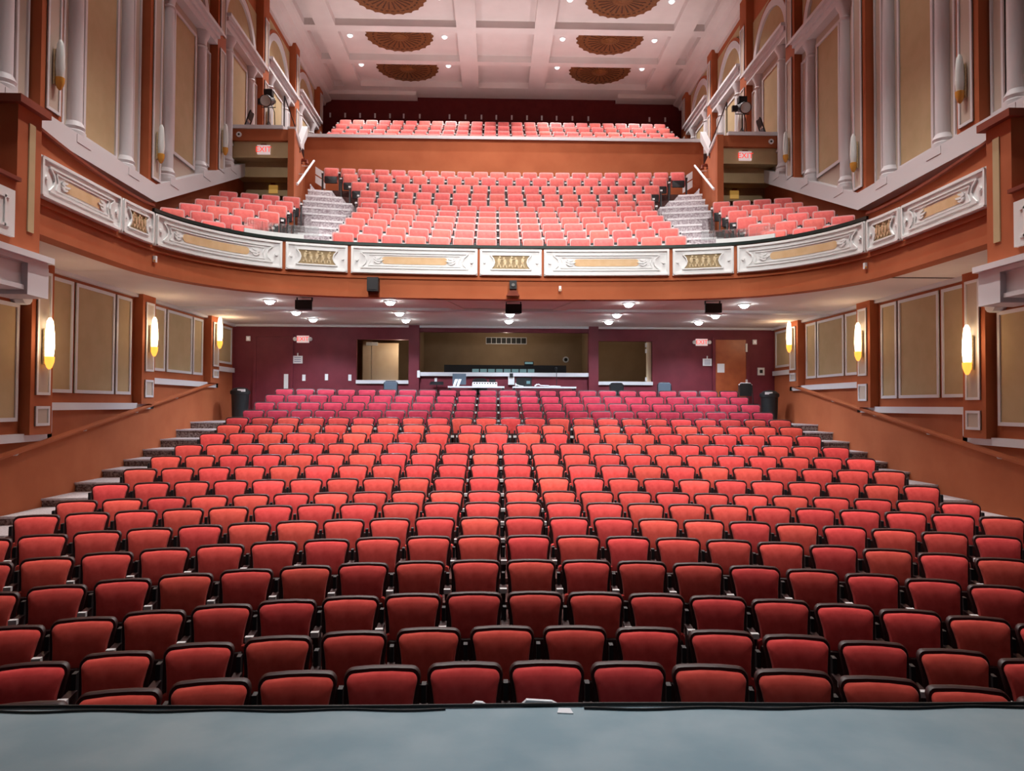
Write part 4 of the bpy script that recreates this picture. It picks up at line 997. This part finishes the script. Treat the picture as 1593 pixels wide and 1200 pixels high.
for k in range(3):
    a = 2*PI*k/3; MB().tube([(0, 0, 0.2), (0.22*math.cos(a), 0.22*math.sin(a), 0.01)], 0.01).build('leg', 'black_steel', r)

# booth interior: console desk, screens, vent, clock
r = empty('booth_counter', (0, 23.2, 1.05)); tag(r, 'long black control counter inside the booth', 'counter')
MB().box(-1.85, 1.85, -0.25, 0.3, 0, 1.80).build('body', 'black', r)
for k in range(8): MB().box(-1.0+k*0.24, -0.80+k*0.24, -0.262, -0.25, 1.58, 1.68).build('button_panel', 'screen', r)
r = empty('booth_screen', (0.72, 23.05, 2.852)); tag(r, 'small monitor standing on the booth counter', 'monitor')
MB().box(-0.14, 0.14, 0, 0.04, 0.0, 0.12).build('casing', 'black', r); MB().box(-0.12, 0.12, -0.005, 0, 0.04, 0.10).build('display', 'screen', r); MB().box(-0.06, 0.06, 0, 0.1, 0.0, 0.03).build('base', 'black', r)
r = empty('vent_grille', (0.05, 24.5, 3.72)); tag(r, 'white framed vent grille high on the booth wall', 'vent')
b = MB(); b.box(-0.66, 0.66, -0.03, 0, -0.11, -0.09); b.box(-0.66, 0.66, -0.03, 0, 0.09, 0.11); b.box(-0.66, -0.64, -0.03, 0, -0.09, 0.09); b.box(0.64, 0.66, -0.03, 0, -0.09, 0.09); b.build('frame', 'white_plastic', r)
MB().box(-0.64, 0.64, -0.01, 0, -0.09, 0.09).build('backing', 'black', r)
for k in range(1, 8): MB().box(-0.64+k*0.16-0.01, -0.64+k*0.16+0.01, -0.03, -0.01, -0.09, 0.09).build('bar', 'white_plastic', r)
r = empty('wall_dial', (1.98, 24.49, 3.12)); tag(r, 'round white dial on the booth wall', 'dial')
b = MB(); b.prism([(0.10*math.cos(a*PI/10), 0, 0.10*math.sin(a*PI/10)) for a in range(20)], (0, -0.03, 0)); b.build('rim', 'white_plastic', r)
b = MB(); b.prism([(0.055*math.cos(a*PI/10), -0.03, 0.055*math.sin(a*PI/10)) for a in range(20)], (0, -0.006, 0)); b.build('face', 'black', r)

# unseen lamps added inside the booth and side rooms to brighten them
for nm_, loc, pw in (('booth_fill', (0.0, 22.9, 3.7), 26), ('room_fill', (-3.1, 22.35, 3.3), 14), ('room_fill', (3.4, 22.8, 3.6), 12)):
    r = empty('booth_fill_lamp', (loc[0], loc[1], 4.0)); tag(r, {0.0: 'unseen added lamp on the black ceiling of the control booth', -3.1: 'unseen small lamp in the room with the pale door', 3.4: 'unseen added lamp in the room beside the wooden door'}[loc[0]], 'ceiling light', 'booth lamps')
    MB().lathe([(0.05, 0.0), (0.06, -0.05), (0.02, -0.08)], n=10).build('shade', 'white_plastic', r)
    l = bpy.data.lights.new(nm_, 'POINT'); l.energy = pw; l.color = (1, 0.85, 0.66); l.shadow_soft_size = 0.05
    o = bpy.data.objects.new(nm_, l); COL.objects.link(o); o.parent = r; o.location = (0, 0, loc[2]-4.0)
# loudspeakers under the balcony edge, camera and speaker on the fascia
for x, y, lab in ((-4.42, 16.35, 'black loudspeaker hung under the balcony, left of the three'), (0.08, 16.75, 'black loudspeaker hung under the balcony centre'), (4.40, 16.35, 'black loudspeaker hung under the balcony, right of the three')):
    r = empty('hung_speaker', (x, y, UB)); tag(r, lab, 'loudspeaker', 'speakers under the balcony')
    b = MB(); b.prism([(-0.18, -0.10, -0.26), (0.18, -0.10, -0.26), (0.13, 0.14, -0.26), (-0.13, 0.14, -0.26)], (0, 0, 0.20)); b.build('cabinet', 'black', r)
    MB().box(-0.16, 0.16, -0.108, -0.10, -0.24, -0.08).build('grille', 'black_steel', r)
    for sx in (-1, 1): MB().box(sx*0.16-0.012, sx*0.16+0.012, -0.02, 0.02, -0.08, 0.0).build('bracket', 'black_steel', r)
r = empty('fascia_speaker', (-2.88, 15.92, 4.14)); tag(r, 'black speaker box mounted on the balcony front below the panels', 'loudspeaker')
MB().box(-0.115, 0.115, -0.16, 0.06, -0.14, 0.15).build('cabinet', 'black', r); MB().box(-0.09, 0.09, -0.168, -0.16, -0.11, 0.12).build('grille', 'black_steel', r); MB().box(-0.10, 0.10, -0.03, 0.08, -0.20, -0.14).build('bracket', 'terracotta_dark', r)
r = empty('fascia_camera', (0.05, 16.10, 4.16)); tag(r, 'small black camera on a red bracket at the balcony centre', 'camera')
MB().box(-0.075, 0.075, -0.14, 0.0, -0.06, 0.12).build('body', 'black', r)
b = MB(); b.prism([(0.035*math.cos(a*PI/6), -0.14, 0.02+0.035*math.sin(a*PI/6)) for a in range(12)], (0, -0.03, 0)); b.build('lens', 'lens', r)
b = MB(); b.hexa([(-0.14, -0.10, -0.20), (0.14, -0.10, -0.20), (0.14, 0.0, -0.20), (-0.14, 0.0, -0.20), (-0.06, -0.10, -0.06), (0.06, -0.10, -0.06), (0.06, 0.0, -0.06), (-0.06, 0.0, -0.06)]); b.build('bracket', 'terracotta_dark', r)
for (loc, lab) in (((1.05, 16.05, 4.12), 'tiny white sensor on the balcony front near the camera'), ((-6.28, 13.35, 4.16), 'tiny white sensor low on the left curve of the balcony front'), ((6.28, 13.35, 4.16), 'tiny white sensor low on the right curve of the balcony front')):
    r = empty('motion_sensor', loc); tag(r, lab, 'sensor', 'balcony sensors')
    MB().box(-0.025, 0.025, -0.03, 0.03, -0.05, 0.06).build('housing', 'white_plastic', r); MB().box(-0.015, 0.015, -0.036, -0.03, -0.04, -0.01).build('window', 'amber_dim', r)

# glass guards in front of the aisles
for s in (-1, 1):
    ua = u_of(lambda p: p.x > 4.0, 1); ub_ = u_of(lambda p: p.x > 5.30, 1)
    r = empty('glass_guard', (0, 0, 0)); tag(r, f'clear glass guard with white base rail before the {SIDE[s]} balcony aisle', 'glass guard', 'aisle glass guards')
    b = MB(); strip(b, min(s*ua, s*ub_), max(s*ua, s*ub_), RT+0.10, RT+0.30, -0.09, -0.075, n=8); b.build('pane', 'glass', r)
    b = MB(); strip(b, min(s*(ua+.3), s*ub_), max(s*(ua+.3), s*ub_), RT, RT+0.11, -0.10, -0.06, n=8); b.build('base_rail', 'panel_white', r)

# followspots on tripods, folded chairs, rails on the lighting platforms
for s in (-1, 1):
    nm = SIDE[s]
    r = empty('followspot', (s*6.92, 21.95, 9.44)); tag(r, f'black theatre spotlight on a tripod, {nm} lighting platform', 'spotlight', 'platform spotlights')
    for k in range(3):
        a = 2*PI*k/3+0.5; MB().tube([(0, 0, 0.42), (0.20*math.cos(a), 0.20*math.sin(a), 0.0)], 0.013).build('leg', 'black_steel', r)
    MB().tube([(0, 0, 0.2), (0, 0, 0.78)], 0.018, 8).build('post', 'black_steel', r)
    b = MB(); b.lathe([(0.10, -0.28), (0.14, -0.22), (0.14, 0.18), (0.17, 0.22), (0.17, 0.34)], n=14)
    b.v = [(x, -z*0.9+y*0.0, 0.95+y-0.0) if False else (x, -z*0.92-y*0.38, 1.0+y*0.92-z*0.38) for x, y, z in b.v]
    b.build('lamp_body', 'black', r, smooth=True)
    b = MB(); b.tube([(-0.2, 0, 1.0), (-0.2, 0, 0.8), (0.2, 0, 0.8), (0.2, 0, 1.0)], 0.014); b.build('yoke', 'black_steel', r)
    b = MB(); b.lathe([(0.15, 0.342), (0.14, 0.35)], n=14); b.v = [(x, -z*0.92-y*0.38, 1.0+y*0.92-z*0.38) for x, y, z in b.v]; b.build('lens', 'lens', r)
    MB().box(-0.30, -0.15, -0.05, 0.05, 0.88, 1.04).build('side_housing', 'black', r)
    MB().tube([(0.02, 0.1, 1.0), (0.14, 0.12, 0.7), (0.16, 0.1, 0.3), (0.22, 0.2, 0.02)], 0.012).build('cable', 'black', r)
    MB().box(-0.12, 0.12, -0.1, 0.1, 1.12, 1.30).build('lamp_house', 'black', r)
    c = empty('folded_chair', (s*7.52, 21.75, 9.44)); tag(c, f'dark folded chair leaning on the wall, {nm} lighting platform', 'chair', 'platform chairs')
    c.rotation_euler = (0, -s*0.32, 0)
    for y in (-0.16, 0.16): MB().tube([(0, y, 0), (0, y, 0.55), (0, y*0.7, 0.62)], 0.02).build('side_rail', 'black', c)
    MB().box(-0.02, 0.02, -0.15, 0.15, 0.38, 0.60).build('backrest', 'black', c); MB().box(-0.03, 0.0, -0.14, 0.14, 0.06, 0.30).build('seat', 'chair_blue', c)
    g = empty('platform_railing', (s*6.3, 21.6, 9.44)); tag(g, f'thin black stair railing at the inner end of the {nm} platform', 'railing', 'platform railings')
    MB().tube([(s*0.15, 0.3, 1.12), (s*0.10, 1.9, 0.36)], 0.018).build('sloping_rail', 'black_steel', g)
    MB().tube([(s*0.15, 0.3, 0.16), (s*0.10, 1.9, 0.20)], 0.014).build('lower_rail', 'black_steel', g)
    for (x, y, h) in ((0.15, 0.3, 1.12), (0.10, 1.9, 0.36)): MB().tube([(s*x, y, -0.0), (s*x, y, h)], 0.016).build('post', 'black_steel', g)
    # white handrail and sign on the stair wall
    h = empty('stair_handrail', (s*6.0, 21.7, 7.6)); tag(h, f'white handrail on the wall above the {nm} aisle stairs', 'handrail', 'stair handrails')
    MB().tube([(s*0.0, 0, 0.33), (s*0.30, 3.2, 2.04)], 0.035, 8).build('rail', 'trim_white', h)
    for t in (0.15, 0.5, 0.85): MB().tube([(s*0.30*t, 3.2*t, 0.33+1.71*t), (s*(0.30*t+0.06), 3.2*t, 0.26+1.71*t), (s*(0.576*t+0.09), 3.2*t, 0.26+1.71*t)], 0.012).build('bracket', 'pale_metal', h)
    a = empty('aisle_sign', (s*6.28, 25.75, 9.42)); tag(a, f'white two-leaf card hung above the {nm} aisle stairs', 'sign', 'aisle signs')
    for k in (0, 1):
        z = 0.05-k*0.30
        MB().hexa([(s*0.17, 0, z), (-s*0.17, 0, z-0.22), (-s*0.17, 0.02, z-0.22), (s*0.17, 0.02, z), (s*0.17, 0, z+0.25), (-s*0.17, 0, z+0.03), (-s*0.17, 0.02, z+0.03), (s*0.17, 0.02, z+0.25)]).build('card', 'sign_white', a)
    MB().tube([(s*0.1, 0.01, -0.2), (s*0.1, 0.03, 0.2), (s*0.1, 0.25, 0.2)], 0.012).build('bracket', 'black_steel', a)
    l = empty('red_wall_lamp', (s*6.45, 24.2, 9.42)); tag(l, f'small dark red wall lamp above the {nm} stair handrail', 'wall lamp', 'red wall lamps')
    MB().box(-0.06, 0.06, -0.05, 0.05, -0.02, 0.05).build('bracket', 'terracotta_dark', l)
    for dx in (-0.09, 0.09):
        b = MB(); b.lathe([(0.02, 0.04), (0.06, -0.10), (0.055, -0.10)], (dx, 0, 0), 10); b.build('cup', 'terracotta_dark', l, smooth=True)

# on the stage edge: cables and paper scraps
for j, (y, z, r_, x0, x1) in enumerate(((4.175, 0.012, 0.010, -7.0, 7.5), (4.135, 0.008, 0.007, 0.15, 3.4), (4.135, 0.007, 0.006, -3.5, -0.6))):
    pth = [(x0+(x1-x0)*k/40, y+0.012*math.sin(k*0.7+j*2), z) for k in range(41)]
    tag(MB().tube(pth, r_, 6).build('stage_cable', 'black'), ('long black cable lying along the stage edge', 'thinner black cable right of the paper scraps on the stage edge', 'thin black cable on the left half of the stage edge')[j], 'cable', 'stage edge cables')
def scrap(name, pts, z, lab, h=0.004):
    tag(MB().prism([(x, y, z) for x, y in pts], (0, 0, h)).build(name, 'sign_white'), lab, 'paper', 'paper scraps')
scrap('paper_scrap', [(0.00, 4.09), (0.085, 4.08), (0.075, 4.15), (0.012, 4.155)], 0.002, 'small torn white paper scrap on the stage floor')
b = MB(); b.hexa([(-0.19, 4.19, 0.0), (0.02, 4.19, 0.0), (0.02, 4.23, 0.0), (-0.19, 4.23, 0.0), (-0.16, 4.20, 0.03), (-0.02, 4.20, 0.022), (-0.02, 4.225, 0.022), (-0.16, 4.225, 0.03)])
tag(b.build('paper_fold', 'sign_white'), 'folded white paper on the black stage edge', 'paper', 'paper scraps')
b = MB(); b.hexa([(-0.46, 4.19, 0.0), (-0.38, 4.19, 0.0), (-0.38, 4.23, 0.0), (-0.46, 4.23, 0.0), (-0.44, 4.20, 0.02), (-0.40, 4.20, 0.016), (-0.40, 4.225, 0.016), (-0.44, 4.225, 0.02)])
tag(b.build('paper_fold', 'sign_white'), 'small crumpled white paper left of the folded one on the stage edge', 'paper', 'paper scraps')
